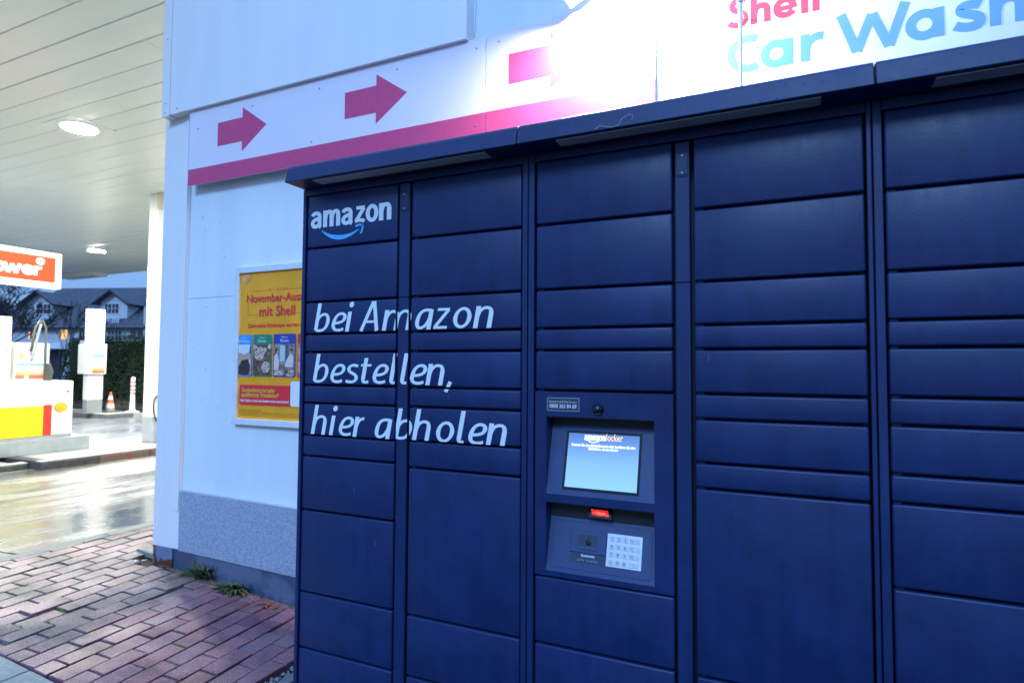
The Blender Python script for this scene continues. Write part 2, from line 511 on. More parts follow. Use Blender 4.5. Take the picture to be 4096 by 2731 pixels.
# wet concrete of the forecourt, laid in bays
def concrete_mat():
    m = bpy.data.materials.new('wet_concrete')
    N, L, P = nodes_of(m)
    geo = N.new('ShaderNodeNewGeometry')
    mp = N.new('ShaderNodeMapping')
    mp.inputs['Rotation'].default_value = (0, 0, R(-12))
    mp.inputs['Scale'].default_value = (1.0, 0.35, 1.0)
    L.new(geo.outputs['Position'], mp.inputs['Vector'])
    a = N.new('ShaderNodeTexNoise'); a.inputs['Scale'].default_value = 1.1; a.inputs['Detail'].default_value = 7; a.inputs['Roughness'].default_value = .6
    L.new(mp.outputs[0], a.inputs['Vector'])
    b = N.new('ShaderNodeTexNoise'); b.inputs['Scale'].default_value = 55; b.inputs['Detail'].default_value = 4
    L.new(geo.outputs['Position'], b.inputs['Vector'])
    rp = N.new('ShaderNodeValToRGB')
    rp.color_ramp.elements[0].position = .36; rp.color_ramp.elements[0].color = (.10, .098, .082, 1)
    rp.color_ramp.elements[1].position = .66; rp.color_ramp.elements[1].color = (.30, .31, .28, 1)
    L.new(a.outputs[0], rp.inputs[0])
    mx = N.new('ShaderNodeMix'); mx.data_type = 'RGBA'; mx.blend_type = 'MULTIPLY'; mx.inputs[0].default_value = .5
    mr0 = N.new('ShaderNodeMapRange'); mr0.inputs['From Min'].default_value = .3; mr0.inputs['From Max'].default_value = .7; mr0.inputs['To Min'].default_value = .55; mr0.inputs['To Max'].default_value = 1.25
    L.new(b.outputs[0], mr0.inputs['Value'])
    L.new(rp.outputs[0], mx.inputs[6]); L.new(mr0.outputs[0], mx.inputs[7])
    L.new(mx.outputs[2], P.inputs['Base Color'])
    mr = N.new('ShaderNodeMapRange'); mr.inputs['From Min'].default_value = .40; mr.inputs['From Max'].default_value = .62; mr.inputs['To Min'].default_value = .12; mr.inputs['To Max'].default_value = .46
    L.new(a.outputs[0], mr.inputs['Value'])
    L.new(mr.outputs[0], P.inputs['Roughness'])
    P.inputs['Specular IOR Level'].default_value = .65
    bp = N.new('ShaderNodeBump'); bp.inputs['Strength'].default_value = .35; bp.inputs['Distance'].default_value = .003
    L.new(b.outputs[0], bp.inputs['Height'])
    c = N.new('ShaderNodeTexNoise'); c.inputs['Scale'].default_value = 3.5; c.inputs['Detail'].default_value = 3
    L.new(geo.outputs['Position'], c.inputs['Vector'])
    bp2 = N.new('ShaderNodeBump'); bp2.inputs['Strength'].default_value = .22; bp2.inputs['Distance'].default_value = .03
    L.new(c.outputs[0], bp2.inputs['Height']); L.new(bp.outputs[0], bp2.inputs['Normal'])
    L.new(bp2.outputs[0], P.inputs['Normal'])
    MATS['wet_concrete'] = m
    return m
CONC = concrete_mat()
fb = MB()
xs = [-4.47, -5.2, -6.0, -7.0, -7.8, -11.5]
for a, b_ in zip(xs[:-1], xs[1:]):
    fb.add([(b_, -4, zf(b_) - .03), (a, -4, zf(a) - .03), (a, 14, zf(a) - .03), (b_, 14, zf(b_) - .03)], [(0, 1, 2, 3)])
forecourt = put('forecourt', fb, mat('joint_filler', (.03, .03, .03), .8), kind='structure')
for y0, y1 in ((-4, 2.19), (2.205, 6.9), (6.915, 14)):
    s = MB()
    for a, b_ in zip(xs[:-1], xs[1:]):
        s.add([(b_, y0, zf(b_)), (a, y0, zf(a)), (a, y1, zf(a)), (b_, y1, zf(b_))], [(0, 1, 2, 3)])
    put('concrete_slab', s, CONC, forecourt)

# the lane beyond the islands
lane = MB().add([(-24.5, -4, -1.404), (-11.5, -4, -1.404), (-11.5, 14, -1.404), (-24.5, 14, -1.404)], [(0, 1, 2, 3)])
put('lane', lane, mat('wet_lane', (.15, .16, .175), .34, var=.25, vs=.7, rvar=.12, rs=.8, bump=.3, bs=50, bdist=.003), kind='structure')

# kerb between forecourt and bricks
KERB = mat('granite_kerb', (.19, .20, .185), .75, var=.2, vs=60, bump=.4, bs=150, rnd=.12)
kerb = put('kerb', MB().box(-4.46, -4.37, -4, 14, -1.45, -1.26), mat('kerb_bed', (.10, .10, .10), .9), kind='structure')
y = -1.3
while y < 8:
    b_ = MB().box(-4.465 + random.uniform(-.002, .002), -4.362, y + .004, y + .996, -1.30, zp(-4.37) + random.uniform(-.002, .003))
    put('kerb_stone', b_, KERB, kerb, bevel=.008)
    y += 1.0

# brick pavement: courses turned a few degrees against the kerb
def brick_mat():
    m = bpy.data.materials.new('paving_brick')
    N, L, P = nodes_of(m)
    geo = N.new('ShaderNodeNewGeometry')
    oi = N.new('ShaderNodeObjectInfo')
    rp = N.new('ShaderNodeValToRGB')
    e = rp.color_ramp.elements
    e[0].position = 0; e[0].color = (.22, .085, .115, 1)
    e[1].position = 1; e[1].color = (.29, .14, .17, 1)
    for p, c in ((.3, (.27, .115, .155, 1)), (.55, (.23, .125, .16, 1)), (.8, (.32, .115, .13, 1))):
        x = e.new(p); x.color = c
    L.new(oi.outputs['Random'], rp.inputs[0])
    big = N.new('ShaderNodeTexNoise'); big.inputs['Scale'].default_value = 2.6; big.inputs['Detail'].default_value = 4
    L.new(geo.outputs['Position'], big.inputs['Vector'])
    g1 = N.new('ShaderNodeMix'); g1.data_type = 'RGBA'; g1.inputs[7].default_value = (.20, .18, .16, 1)
    mr = N.new('ShaderNodeMapRange'); mr.inputs['From Min'].default_value = .42; mr.inputs['From Max'].default_value = .66; mr.inputs['To Max'].default_value = .75
    sxy = N.new('ShaderNodeSeparateXYZ'); L.new(geo.outputs['Position'], sxy.inputs[0])
    wr = N.new('ShaderNodeMapRange'); wr.inputs['From Min'].default_value = -2.4; wr.inputs['From Max'].default_value = -3.7; wr.inputs['To Min'].default_value = -.22; wr.inputs['To Max'].default_value = .16
    L.new(sxy.outputs['X'], wr.inputs['Value'])
    ad = N.new('ShaderNodeMath'); ad.operation = 'ADD'; L.new(big.outputs[0], ad.inputs[0]); L.new(wr.outputs[0], ad.inputs[1])
    L.new(ad.outputs[0], mr.inputs['Value']); L.new(mr.outputs[0], g1.inputs[0]); L.new(rp.outputs[0], g1.inputs[6])
    v = N.new('ShaderNodeTexVoronoi'); v.inputs['Scale'].default_value = 210
    L.new(geo.outputs['Position'], v.inputs['Vector'])
    mr2 = N.new('ShaderNodeMapRange'); mr2.inputs['From Min'].default_value = .12; mr2.inputs['From Max'].default_value = .30; mr2.inputs['To Min'].default_value = .75; mr2.inputs['To Max'].default_value = 0
    L.new(v.outputs['Distance'], mr2.inputs['Value'])
    wn_ = N.new('ShaderNodeTexWhiteNoise')
    L.new(v.outputs['Position'], wn_.inputs['Vector'])
    gt = N.new('ShaderNodeMath'); gt.operation = 'GREATER_THAN'; gt.inputs[1].default_value = .62
    L.new(wn_.outputs['Value'], gt.inputs[0])
    mu = N.new('ShaderNodeMath'); mu.operation = 'MULTIPLY'
    L.new(mr2.outputs[0], mu.inputs[0]); L.new(gt.outputs[0], mu.inputs[1])
    g2 = N.new('ShaderNodeMix'); g2.data_type = 'RGBA'; g2.inputs[7].default_value = (.62, .60, .55, 1)
    L.new(mu.outputs[0], g2.inputs[0]); L.new(g1.outputs[2], g2.inputs[6])
    fine = N.new('ShaderNodeTexNoise'); fine.inputs['Scale'].default_value = 190; fine.inputs['Detail'].default_value = 3
    L.new(geo.outputs['Position'], fine.inputs['Vector'])
    g3 = N.new('ShaderNodeMix'); g3.data_type = 'RGBA'; g3.blend_type = 'MULTIPLY'; g3.inputs[0].default_value = .92
    mr3 = N.new('ShaderNodeMapRange'); mr3.inputs['From Min'].default_value = .3; mr3.inputs['From Max'].default_value = .7; mr3.inputs['To Min'].default_value = .38; mr3.inputs['To Max'].default_value = 1.55
    L.new(fine.outputs[0], mr3.inputs['Value']); L.new(g2.outputs[2], g3.inputs[6]); L.new(mr3.outputs[0], g3.inputs[7])
    st_ = N.new('ShaderNodeTexNoise'); st_.inputs['Scale'].default_value = 5.5; st_.inputs['Detail'].default_value = 8; st_.inputs['Roughness'].default_value = .7
    L.new(geo.outputs['Position'], st_.inputs['Vector'])
    mr5 = N.new('ShaderNodeMapRange'); mr5.inputs['From Min'].default_value = .36; mr5.inputs['From Max'].default_value = .56; mr5.inputs['To Min'].default_value = .50; mr5.inputs['To Max'].default_value = .95
    L.new(st_.outputs[0], mr5.inputs['Value'])
    g4 = N.new('ShaderNodeMix'); g4.data_type = 'RGBA'; g4.blend_type = 'MULTIPLY'; g4.inputs[0].default_value = 1
    L.new(g3.outputs[2], g4.inputs[6]); L.new(mr5.outputs[0], g4.inputs[7])
    L.new(g4.outputs[2], P.inputs['Base Color'])
    mr4 = N.new('ShaderNodeMapRange'); mr4.inputs['From Min'].default_value = .35; mr4.inputs['From Max'].default_value = .65; mr4.inputs['To Min'].default_value = .42; mr4.inputs['To Max'].default_value = .8
    L.new(big.outputs[0], mr4.inputs['Value']); L.new(mr4.outputs[0], P.inputs['Roughness'])
    bp = N.new('ShaderNodeBump'); bp.inputs['Strength'].default_value = .8; bp.inputs['Distance'].default_value = .003
    L.new(fine.outputs[0], bp.inputs['Height']); L.new(bp.outputs[0], P.inputs['Normal'])
    return m
BRICK = brick_mat()
BED = mat('joint_sand', (.035, .027, .027), .95, col2=(.04, .08, .015), vs=3.2, thr=(.36, .46), bump=.6, bs=120, bdist=.004)
pv = MB()
for a, b_ in ((-4.37, -2.07), (-2.07, 3.5)):
    pv.add([(a, -2, zp(a) - .024), (b_, -2, zp(min(b_, -1.5)) - .024), (b_, 9, zp(min(b_, -1.5)) - .024), (a, 9, zp(a) - .024)], [(0, 1, 2, 3)])
pavement = put('brick_pavement', pv, BED, kind='structure')
ang = R(4.6)
ux, uy = -math.sin(ang), math.cos(ang)       # along the course
vx, vy = math.cos(ang), math.sin(ang)        # across the courses
BL, BW = 0.205, 0.1015
def brick_mesh(clip=None, c=(0, 0)):
    bm = bmesh.new()
    hl, hw = BL / 2 - .0045, BW / 2 - .0038
    vs = [bm.verts.new((vx * a + ux * b2, vy * a + uy * b2, -.05)) for a, b2 in ((-hw, -hl), (hw, -hl), (hw, hl), (-hw, hl))]
    f = bm.faces.new(vs)
    r = bmesh.ops.extrude_face_region(bm, geom=[f])
    for v in r['geom']:
        if isinstance(v, bmesh.types.BMVert):
            v.co.z = 0
    if clip:
        for px, py, nx, ny in clip:
            rr = bmesh.ops.bisect_plane(bm, geom=bm.verts[:] + bm.edges[:] + bm.faces[:], plane_co=(px - c[0], py - c[1], 0), plane_no=(nx, ny, 0), clear_outer=True)
            ed = [x for x in rr['geom_cut'] if isinstance(x, bmesh.types.BMEdge)]
            if ed:
                bmesh.ops.edgeloop_fill(bm, edges=ed)
        if not bm.faces or not bm.verts:
            bm.free(); return None
        xs_ = [v.co.x for v in bm.verts]; ys_ = [v.co.y for v in bm.verts]
        if max(xs_) - min(xs_) < .02 or max(ys_) - min(ys_) < .02:
            bm.free(); return None
    bmesh.ops.recalc_face_normals(bm, faces=bm.faces)
    top = [e for e in bm.edges if all(abs(v.co.z) < 1e-5 for v in e.verts)]
    bmesh.ops.bevel(bm, geom=top, offset=.003, segments=1, affect='EDGES', clamp_overlap=True)
    me = bpy.data.meshes.new('brick')
    bm.to_mesh(me)
    bm.free()
    me.materials.append(BRICK)
    return me
WALL_Y = 2.57
BX0, BX1, BY0, BY1 = -4.362, -2.07, 1.508, 3.9
full = brick_mesh()
nb = 0
brick_list = []
for i in range(-32, 33):
    for j in range(-20, 26):
        a = (i + .5) * BW
        off = (0.5 * (i % 2) + [0, .06, -.04, .02][i % 4]) * BL
        b2 = j * BL + off
        cx_, cy2 = -3.2 + vx * a + ux * b2, 2.3 + vy * a + uy * b2
        if cx_ < BX0 - .13 or cx_ > BX1 + .13 or cy2 < BY0 - .13 or cy2 > BY1:
            continue
        if cx_ > -3.70 and cy2 > WALL_Y - .02:
            continue
        # what the lens can see of the pavement
        if cy2 > 3.35 and cx_ > -4.0:
            continue
        clip = None
        if cx_ < BX0 + .12 or cx_ > BX1 - .12 or cy2 < BY0 + .12 or (cx_ > -3.82 and cy2 > WALL_Y - .17):
            clip = [(BX0, 0, -1, 0), (BX1, 0, 1, 0), (0, BY0, 0, -1)]
            if cx_ > -3.82:
                clip.append((0, WALL_Y - .055 + .02 * math.sin(cx_ * 9), 0, 1))
        me = full if clip is None else brick_mesh(clip, (cx_, cy2))
        if me is None:
            continue
        o = bpy.data.objects.new('brick', me)
        o.rotation_euler = (random.gauss(0, .010), R(3.55) + random.gauss(0, .010), random.gauss(0, .006))
        sink = random.gauss(0, .0016) - (.009 if random.random() < .05 else 0)
        finish(o, pavement, (cx_, cy2, zp(cx_) + sink + HC))
        brick_list.append((cx_, cy2, b2))
        nb += 1
print('bricks', nb)
# moss tufts in the cross joints
MOSS = mat('moss', (.12, .22, .02), .95, var=.4, vs=60)
ms = MB()
for (bx_, by_, b2) in brick_list:
    if random.random() < .42:
        ex, ey = bx_ - ux * BL / 2, by_ - uy * BL / 2
        if not (BX0 + .03 < ex < BX1 - .03 and ey > BY0 + .02) or (ex > -3.7 and ey > WALL_Y - .08):
            continue
        s0 = random.uniform(-.045, .0); s1 = random.uniform(.01, .045)
        for k in range(26):
            t = random.uniform(s0, s1)
            px, py = ex + vx * t + random.uniform(-.004, .004), ey + vy * t + random.uniform(-.004, .004)
            r_ = random.uniform(.0035, .0075)
            z0 = zp(px) - .020
            h_ = random.uniform(.017, .027)
            ms.add([(px - r_, py, z0), (px, py - r_, z0), (px + r_, py, z0), (px, py + r_, z0), (px, py, z0 + h_)], [(0, 1, 4), (1, 2, 4), (2, 3, 4), (3, 0, 4)])
moss = put('moss', ms, MOSS, kind='stuff')
moss['label'] = 'bright green moss growing in the joints between the paving bricks'
moss['category'] = 'moss'

# grey slabs in front of the bricks
SLAB = mat('grey_slab', (.24, .27, .26), .8, var=.18, vs=45, bump=.5, bs=180, rnd=.08)
xx = -5.4
slabs = put('slab_path', MB().add([(-4.36, .2, zp(-4.36) - .03), (-2.0, .2, zp(-2.0) - .03), (-2.0, 1.5, zp(-2.0) - .03), (-4.36, 1.5, zp(-4.36) - .03)], [(0, 1, 2, 3)]), BED, kind='structure')
for a, b_ in ((-4.36, -3.93), (-3.93, -3.43), (-3.43, -2.93), (-2.93, -2.43), (-2.43, -1.93)):
    for y0 in (1.002, .502):
        mb = MB().prism([(a + .003, y0 + .003, zp(a) - .05), (b_ - .003, y0 + .003, zp(b_) - .05), (b_ - .003, y0 + .003, zp(b_) - .001), (a + .003, y0 + .003, zp(a) - .001)], (0, .494, 0))
        put('paving_slab', mb, SLAB, slabs, bevel=.005)
# gravel strip and its steel edging beside the lockers
ST = mat('gravel_stone', (.30, .30, .29), .8, col2=(.12, .12, .125), vs=40, thr=(.3, .7))
gv = MB()
for k in range(1500):
    px, py = random.uniform(-2.055, -1.63), random.uniform(1.55, 2.5)
    r_ = random.uniform(.006, .013)
    z0 = zp(-2.0) - .012 + random.uniform(-.004, .006)
    vs = []
    for a in range(6):
        q = R(a * 60 + random.uniform(-15, 15))
        vs.append((px + r_ * math.cos(q) * random.uniform(.7, 1.1), py + r_ * math.sin(q) * random.uniform(.7, 1.1), z0))
    vs += [(px + random.uniform(-.3, .3) * r_, py + random.uniform(-.3, .3) * r_, z0 + r_ * .75), (px, py, z0 - r_ * .5)]
    gv.add(vs, [(i, (i + 1) % 6, 6) for i in range(6)] + [((i + 1) % 6, i, 7) for i in range(6)])
gravel = put('gravel', gv, ST, kind='stuff')
gravel['label'] = 'strip of small grey gravel between bricks and lockers'
gravel['category'] = 'gravel'
edg = MB().box(-1.985, -1.93, 1.45, 2.45, zp(-2) - .06, zp(-2) + .012)
tag(put('edging_rail', edg, mat('edging', (.16, .17, .18), .5, metal=.4, var=.2, vs=20), bevel=.004), 'grey metal edging rail along the gravel strip beside the lockers', 'edging')

# ================================================================== SHOP BUILDING
shop = thing('shop_building', 'white rendered petrol station shop wall with grey stone band and white fascia', 'building', (-1.0, WALL_Y, -1.33))
XL, XRt = -3.69, 7.0
box('wall', (XL + .012, XRt, WALL_Y, 10.5, -1.45, 3.6), RENDER_WALL, shop)
# corner board and rusty foot
cb = MB().box(XL, -3.452, WALL_Y - .022, WALL_Y + .3, -1.135, 1.61)
put('corner_board', cb, PANEL_WHITE, shop, bevel=.003)
cb = MB().box(XL + .196, -3.454, WALL_Y - .030, WALL_Y - .0225, -.9, 1.58)
put('corner_trim', cb, PANEL_WHITE, shop, bevel=.002)
def rust_mat():
    m = bpy.data.materials.new('rusty_foot')
    N, L, P = nodes_of(m)
    geo = N.new('ShaderNodeNewGeometry'); sx_ = N.new('ShaderNodeSeparateXYZ'); L.new(geo.outputs['Position'], sx_.inputs[0])
    t = N.new('ShaderNodeTexNoise'); t.inputs['Scale'].default_value = 22; t.inputs['Detail'].default_value = 6; L.new(geo.outputs['Position'], t.inputs['Vector'])
    z = N.new('ShaderNodeMapRange'); z.inputs['From Min'].default_value = HC - 1.165; z.inputs['From Max'].default_value = HC - 1.245; z.inputs['To Max'].default_value = .42; L.new(sx_.outputs['Z'], z.inputs['Value'])
    x = N.new('ShaderNodeMapRange'); x.inputs['From Min'].default_value = XL + .075; x.inputs['From Max'].default_value = XL + .022; x.inputs['To Max'].default_value = .35; L.new(sx_.outputs['X'], x.inputs['Value'])
    mx = N.new('ShaderNodeMath'); mx.operation = 'MAXIMUM'; L.new(z.outputs[0], mx.inputs[0]); L.new(x.outputs[0], mx.inputs[1])
    ad = N.new('ShaderNodeMath'); ad.operation = 'ADD'; L.new(t.outputs[0], ad.inputs[0]); L.new(mx.outputs[0], ad.inputs[1])
    rp = N.new('ShaderNodeValToRGB'); rp.color_ramp.elements[0].position = .70; rp.color_ramp.elements[0].color = (.13, .17, .27, 1); rp.color_ramp.elements[1].position = .76; rp.color_ramp.elements[1].color = (.085, .028, .013, 1)
    L.new(ad.outputs[0], rp.inputs[0]); L.new(rp.outputs[0], P.inputs['Base Color']); P.inputs['Roughness'].default_value = .65
    return m
RUST = rust_mat()
box('corner_foot', (XL + .022, -3.503, WALL_Y - .026, WALL_Y + .3, -1.262, -1.136), RUST, shop, bevel=.003)
RUSTY = mat('rust', (.12, .040, .018), .9, col2=(.33, .20, .13), vs=24, thr=(.42, .6), bump=.5, bs=80)
rb = MB().box(XL + .002, XL + .021, WALL_Y - .021, WALL_Y + .3, -1.27, -1.10)
put('rusted_edge', rb, RUSTY, shop, bevel=.003)
# plinth with damp stain
PL = mat('damp_plinth', (.052, .070, .12), .55, col2=(.105, .13, .20), vs=3.4, thr=(.46, .54), bump=.3, bs=40, detail=9)
mb = MB().prism([(-3.50, WALL_Y - .012, -1.30), (3.0, WALL_Y - .012, -1.46), (3.0, WALL_Y - .012, -1.22), (-3.502, WALL_Y - .012, -1.137)], (0, .3, 0))
put('plinth', mb, PL, shop)
# stone band, in slabs
STONE = mat('speckled_stone', (.42, .45, .54), .5, col2=(.19, .22, .30), vs=95, stretch=(.55, 1, 1), thr=(.30, .70), detail=6, bump=.15, bs=70)
edges = [-3.450, -2.20, -.95, .3, 1.6]
for a, b_ in zip(edges[:-1], edges[1:]):
    t = lambda x, l, r2: l + (r2 - l) * (x + 3.45) / .93
    pts = [(a + .002, WALL_Y - .024, t(a, -1.141, -1.160)), (b_ - .002, WALL_Y - .024, t(b_, -1.141, -1.160)), (b_ - .002, WALL_Y - .024, t(b_, -.774, -.786)), (a + .002, WALL_Y - .024, t(a, -.774, -.786))]
    put('stone_slab', MB().prism(pts, (0, .1, 0)), STONE, shop, bevel=.002)
# hairline joints in the render
box('render_joint', (-3.45, -2.2, WALL_Y - .0012, WALL_Y + .02, .4238, .4262), mat('hairline', (.25, .28, .33), .9), shop)
crk = MB()
px = -1.42
zz = 1.62
while zz < 2.4:
    nx = -1.40 + random.uniform(-.006, .006)
    crk.add([(px - .0012, WALL_Y - .001, zz), (px + .0012, WALL_Y - .001, zz), (nx + .0012, WALL_Y - .001, zz + .03), (nx - .0012, WALL_Y - .001, zz + .03)], [(0, 1, 2, 3)])
    px = nx; zz += .03
put('crack', crk, MATS['hairline'], shop)
# fascia
FY = 2.488
fas = MB().box(-3.572, -1.408, FY, WALL_Y + .5, 1.600, 3.6)
fascia = put('fascia', fas, PANEL_WHITE, shop, bevel=.002)
put('fascia_corner', MB().box(-3.648, -3.575, FY - .001, WALL_Y + .5, 1.594, 3.6), PANEL_WHITE, shop, bevel=.002)
SCREW = mat('screw', (.25, .28, .34), .4, metal=.6)
def screw(x, z, y, parent, r_=.0045):
    s = MB().tube([(x, y - .002, z), (x, y + .002, z)], r_, 8)
    return put('screw', s, SCREW, parent)
for x, z in ((-3.615, 1.62), (-3.612, 1.68), (-3.61, 2.1), (-3.50, 1.628)):
    screw(x, z, FY - .0015, fascia)
for k in range(16):
    screw(random.uniform(-3.44, -3.1), random.uniform(-.6, 1.0), WALL_Y, shop, random.uniform(.002, .0035))
# ------------------------------------------------------------------ red arrow sign
AY = 2.510
asg = thing('arrow_sign', 'long white sign board with three red arrows and a red stripe', 'sign', (-1.95, AY, 1.126))
for a, b_ in ((-3.41, -1.312), (-1.309, -.4985)):
    put('board', MB().box(a, b_, AY, AY + .010, 1.126, 1.606 if b_ > -1 else 1.5985), ARROW_WHITE, asg, bevel=.0015)
    put('red_stripe', MB().box(a + .0005, b_ - .0005, AY - .0012, AY + .001, 1.1255, 1.226), ARROW_RED, asg)
put('end_cap', MB().box(-.524, -.4995, AY - .003, AY - .0015, 1.126, 1.226), mat('sign_red_dark', (.40, .05, .12), .5), asg)
for k in range(3):
    x0 = -3.151 + .9825 * k
    zc = 1.4115
    pts = [(x0, zc - .072), (x0 + .209, zc - .072), (x0 + .209, zc - .132), (x0 + .403, zc), (x0 + .209, zc + .132), (x0 + .209, zc + .072), (x0, zc + .072)]
    put('arrow', MB().prism([(p[0], AY - .0016, p[1]) for p in pts], (0, .0022, 0)), ARROW_RED, asg)
for x, z in ((-2.863, 1.5385), (-2.352, 1.5436), (-1.83, 1.544), (-3.327, 1.478), (-1.36, 1.55), (-1.24, 1.556), (-1.36, 1.17), (-2.4, 1.25)):
    screw(x, z, AY - .001, asg)
put('joint_shade_strip', MB().box(-1.325, -1.296, AY + .0102, AY + .014, 1.13, 1.59), DARK_METAL, asg)  # added dark strip keeps the lit wall from showing through the board joint
for x in (-3.2, -2.2, -1.45, -1.15, -.62):
    put('mounting_batten', MB().box(x - .02, x + .02, AY + .0102, WALL_Y, 1.16, 1.57), ALU, asg)

# ------------------------------------------------------------------ car wash sign
CY = 2.515
cws = thing('car_wash_sign', 'white wall sign with red Shell and light blue Car Wash lettering', 'sign', (.6, CY, .9))
CWH = mat('car_wash_white', (.74, .78, .82), .3, var=.02, vs=2)
put('board', MB().box(-.497, 2.6, CY, WALL_Y - .001, .75, 2.6), CWH, cws, bevel=.003)
CBLUE = mat('car_wash_blue', (.12, .33, .84), .4)
CRED = mat('car_wash_red', (.50, .020, .06), .4)
xh = .105
mb = MB()
stroke_text(mb, FUT, [('C', -.213), ('a', -.086), ('r', .055), ('W', .178), ('a', .398), ('s', .538), ('h', .642)], 1.183, xh, flat(CY - .0004), weight=.30, sx=1.13, step=.00002)
put('lettering', mb, CBLUE, cws, fix=False, label='light blue words Car Wash')
xh = .082
mb = MB()
stroke_text(mb, FUT, [('S', -.208), ('h', -.122), ('e', -.038), ('l', .060), ('l', .099)], 1.372, xh, flat(CY - .0004), weight=.30, sx=1.04, step=.00002)
put('lettering', mb, CRED, cws, fix=False, label='red word Shell')

# ------------------------------------------------------------------ slim pole in front of the car wash sign
PX, PY = -.1535, 2.40
pole = thing('slim_pole', 'slim white upright pole in front of the car wash sign', 'pole', (PX, PY, -1.37))
put('shaft', MB().tube([(PX, PY, -1.37), (PX, PY, 2.8)], .0068, 12), mat('pole_white', (.62, .68, .76), .4), pole, smooth=False)
put('clamp', MB().box(PX - .014, PX + .012, PY - .012, PY + .02, 1.408, 1.428).tube([(PX, PY, 1.418), (PX + .01, CY, 1.40)], .004, 6), mat('clamp', (.55, .55, .56), .5), pole)

# ------------------------------------------------------------------ wall flood lamp
LX, LY, LZ = -.775, 2.37, 1.640
lamp = thing('wall_lamp', 'white wall floodlight glaring above the third red arrow', 'lamp', (LX, LY, LZ))
hn = Vector((.48, -.27, -.83)).normalized()
hu = hn.cross(Vector((0, 1, 0))).normalized()
hw = hn.cross(hu).normalized()
lc = Vector((LX, LY, LZ))
def obox(mb, c, a, b2, d, ha, hb, hd):
    pts = [c + a * sa * ha + b2 * sb * hb - d * hd for sa, sb in ((-1, -1), (1, -1), (1, 1), (-1, 1))]
    return mb.prism(pts, d * 2 * hd)
put('housing', obox(MB(), lc - hn * .040, hu, hw, hn, .10, .07, .0396), mat('lamp_white', (.75, .75, .74), .4), lamp, bevel=.006)
lens = MB()
nd = 10
for j in range(nd + 1):
    for i in range(nd + 1):
        u_, v_ = -1 + 2 * i / nd, -1 + 2 * j / nd
        lens.v.append(tuple(lc + hu * .085 * u_ + hw * .055 * v_ + hn * (.032 * (1 - u_ ** 4) * (1 - v_ ** 4) + .0006)))
for j in range(nd):
    for i in range(nd):
        lens.f.append((j * (nd + 1) + i, j * (nd + 1) + i + 1, (j + 1) * (nd + 1) + i + 1, (j + 1) * (nd + 1) + i)); lens.mi.append(0)
FLOOD = mat('flood_emitter', (1, 1, 1), .5, emit=(1.0, .97, .90), es=820)
lo = put('lens', lens, FLOOD, lamp, fix=False)
bm = bmesh.new(); bm.from_mesh(lo.data)
for f in bm.faces:
    if f.normal.dot(hn) < 0:
        f.normal_flip()
bm.to_mesh(lo.data); bm.free()
put('bracket', MB().tube([lc - hn * .07, lc - hn * .10 + Vector((.02, .08, 0)), (LX + .06, WALL_Y, LZ + .10)], .016, 8).box(LX + .02, LX + .10, WALL_Y - .02, WALL_Y, LZ + .05, LZ + .15), MATS['lamp_white'], lamp)
put('sensor', MB().lathe([(.018, -.02), (.034, -.01), (.036, .03), (.02, .045)], (LX + .10, LY + .13, LZ + .02), 16), MATS['lamp_white'], lamp)

# ------------------------------------------------------------------ poster case
PYY = 2.545
ps = thing('poster_display', 'silver framed yellow November promotion poster on the shop wall', 'poster', (-2.55, PYY, -.343))
PXL, PXR, PZ0, PZ1 = -3.008, -1.98, -.343, .589
fw = .037
FR = mat('frame_silver', (.66, .68, .70), .45, metal=.0, var=.05, vs=20)
for b_ in (((PXL, PZ0), (PXR, PZ0), (PXR - fw, PZ0 + fw), (PXL + fw, PZ0 + fw)), ((PXL, PZ1), (PXL + fw, PZ1 - fw), (PXR - fw, PZ1 - fw), (PXR, PZ1)),
           ((PXL, PZ0), (PXL + fw, PZ0 + fw), (PXL + fw, PZ1 - fw), (PXL, PZ1)), ((PXR, PZ0), (PXR, PZ1), (PXR - fw, PZ1 - fw), (PXR - fw, PZ0 + fw))):
    put('frame_bar', MB().prism([(p[0], PYY - .008, p[1]) for p in b_], (0, .032, 0)), FR, ps, bevel=.003)
# the sheet is slightly wavy
sh = MB()
nx, nz = 40, 40
for j in range(nz + 1):
    for i in range(nx + 1):
        x = PXL + fw - .004 + (PXR - PXL - 2 * fw + .008) * i / nx
        z = PZ0 + fw - .004 + (PZ1 - PZ0 - 2 * fw + .008) * j / nz
        t = max(0, (z - .30) / .25)
        wv = .0026 * math.sin(x * 95 + z * 9 + 2 * math.sin(x * 13)) * t + .0010 * math.sin(x * 41 + z * 14)
        sh.v.append((x, PYY + .0065 + wv, z))
for j in range(nz):
    for i in range(nx):
        sh.f.append((j * (nx + 1) + i, j * (nx + 1) + i + 1, (j + 1) * (nx + 1) + i + 1, (j + 1) * (nx + 1) + i))
        sh.mi.append(0)
sheet = put('sheet', sh, mat('poster_yellow', (.93, .36, .006), .40, var=.08, vs=4), ps, smooth=True, fix=False)
PF = PYY + .0028
PRED = mat('poster_red', (.78, .018, .035), .5)
PINK = mat('poster_pink', (.70, .020, .050), .5)
PWHITE = mat('poster_white', (.75, .75, .78), .5)
pf = flat(PF)
def ptext(t, x, z, size, m, width=None, align='LEFT', off=0.0, y=None):
    mb = font_text(MB(), t, x, z, size, flat(y) if y else pf, width, align, off)
    return put('lettering', mb, m, sheet, fix=False)
ptext('03.11. – 30.11.2025', -2.748, .4395, .019, PINK, .155)
ptext('November-Auszeit', -2.917, .376, .066, PINK, .505, off=.0010)
ptext('mit Shell', -2.813, .293, .082, PINK, .274, off=.0011)
ptext('Zahlreiche Erlebnisse warten auf Sie!', -2.90, .2275, .033, PRED, .50, off=.0006)
ln = MB()
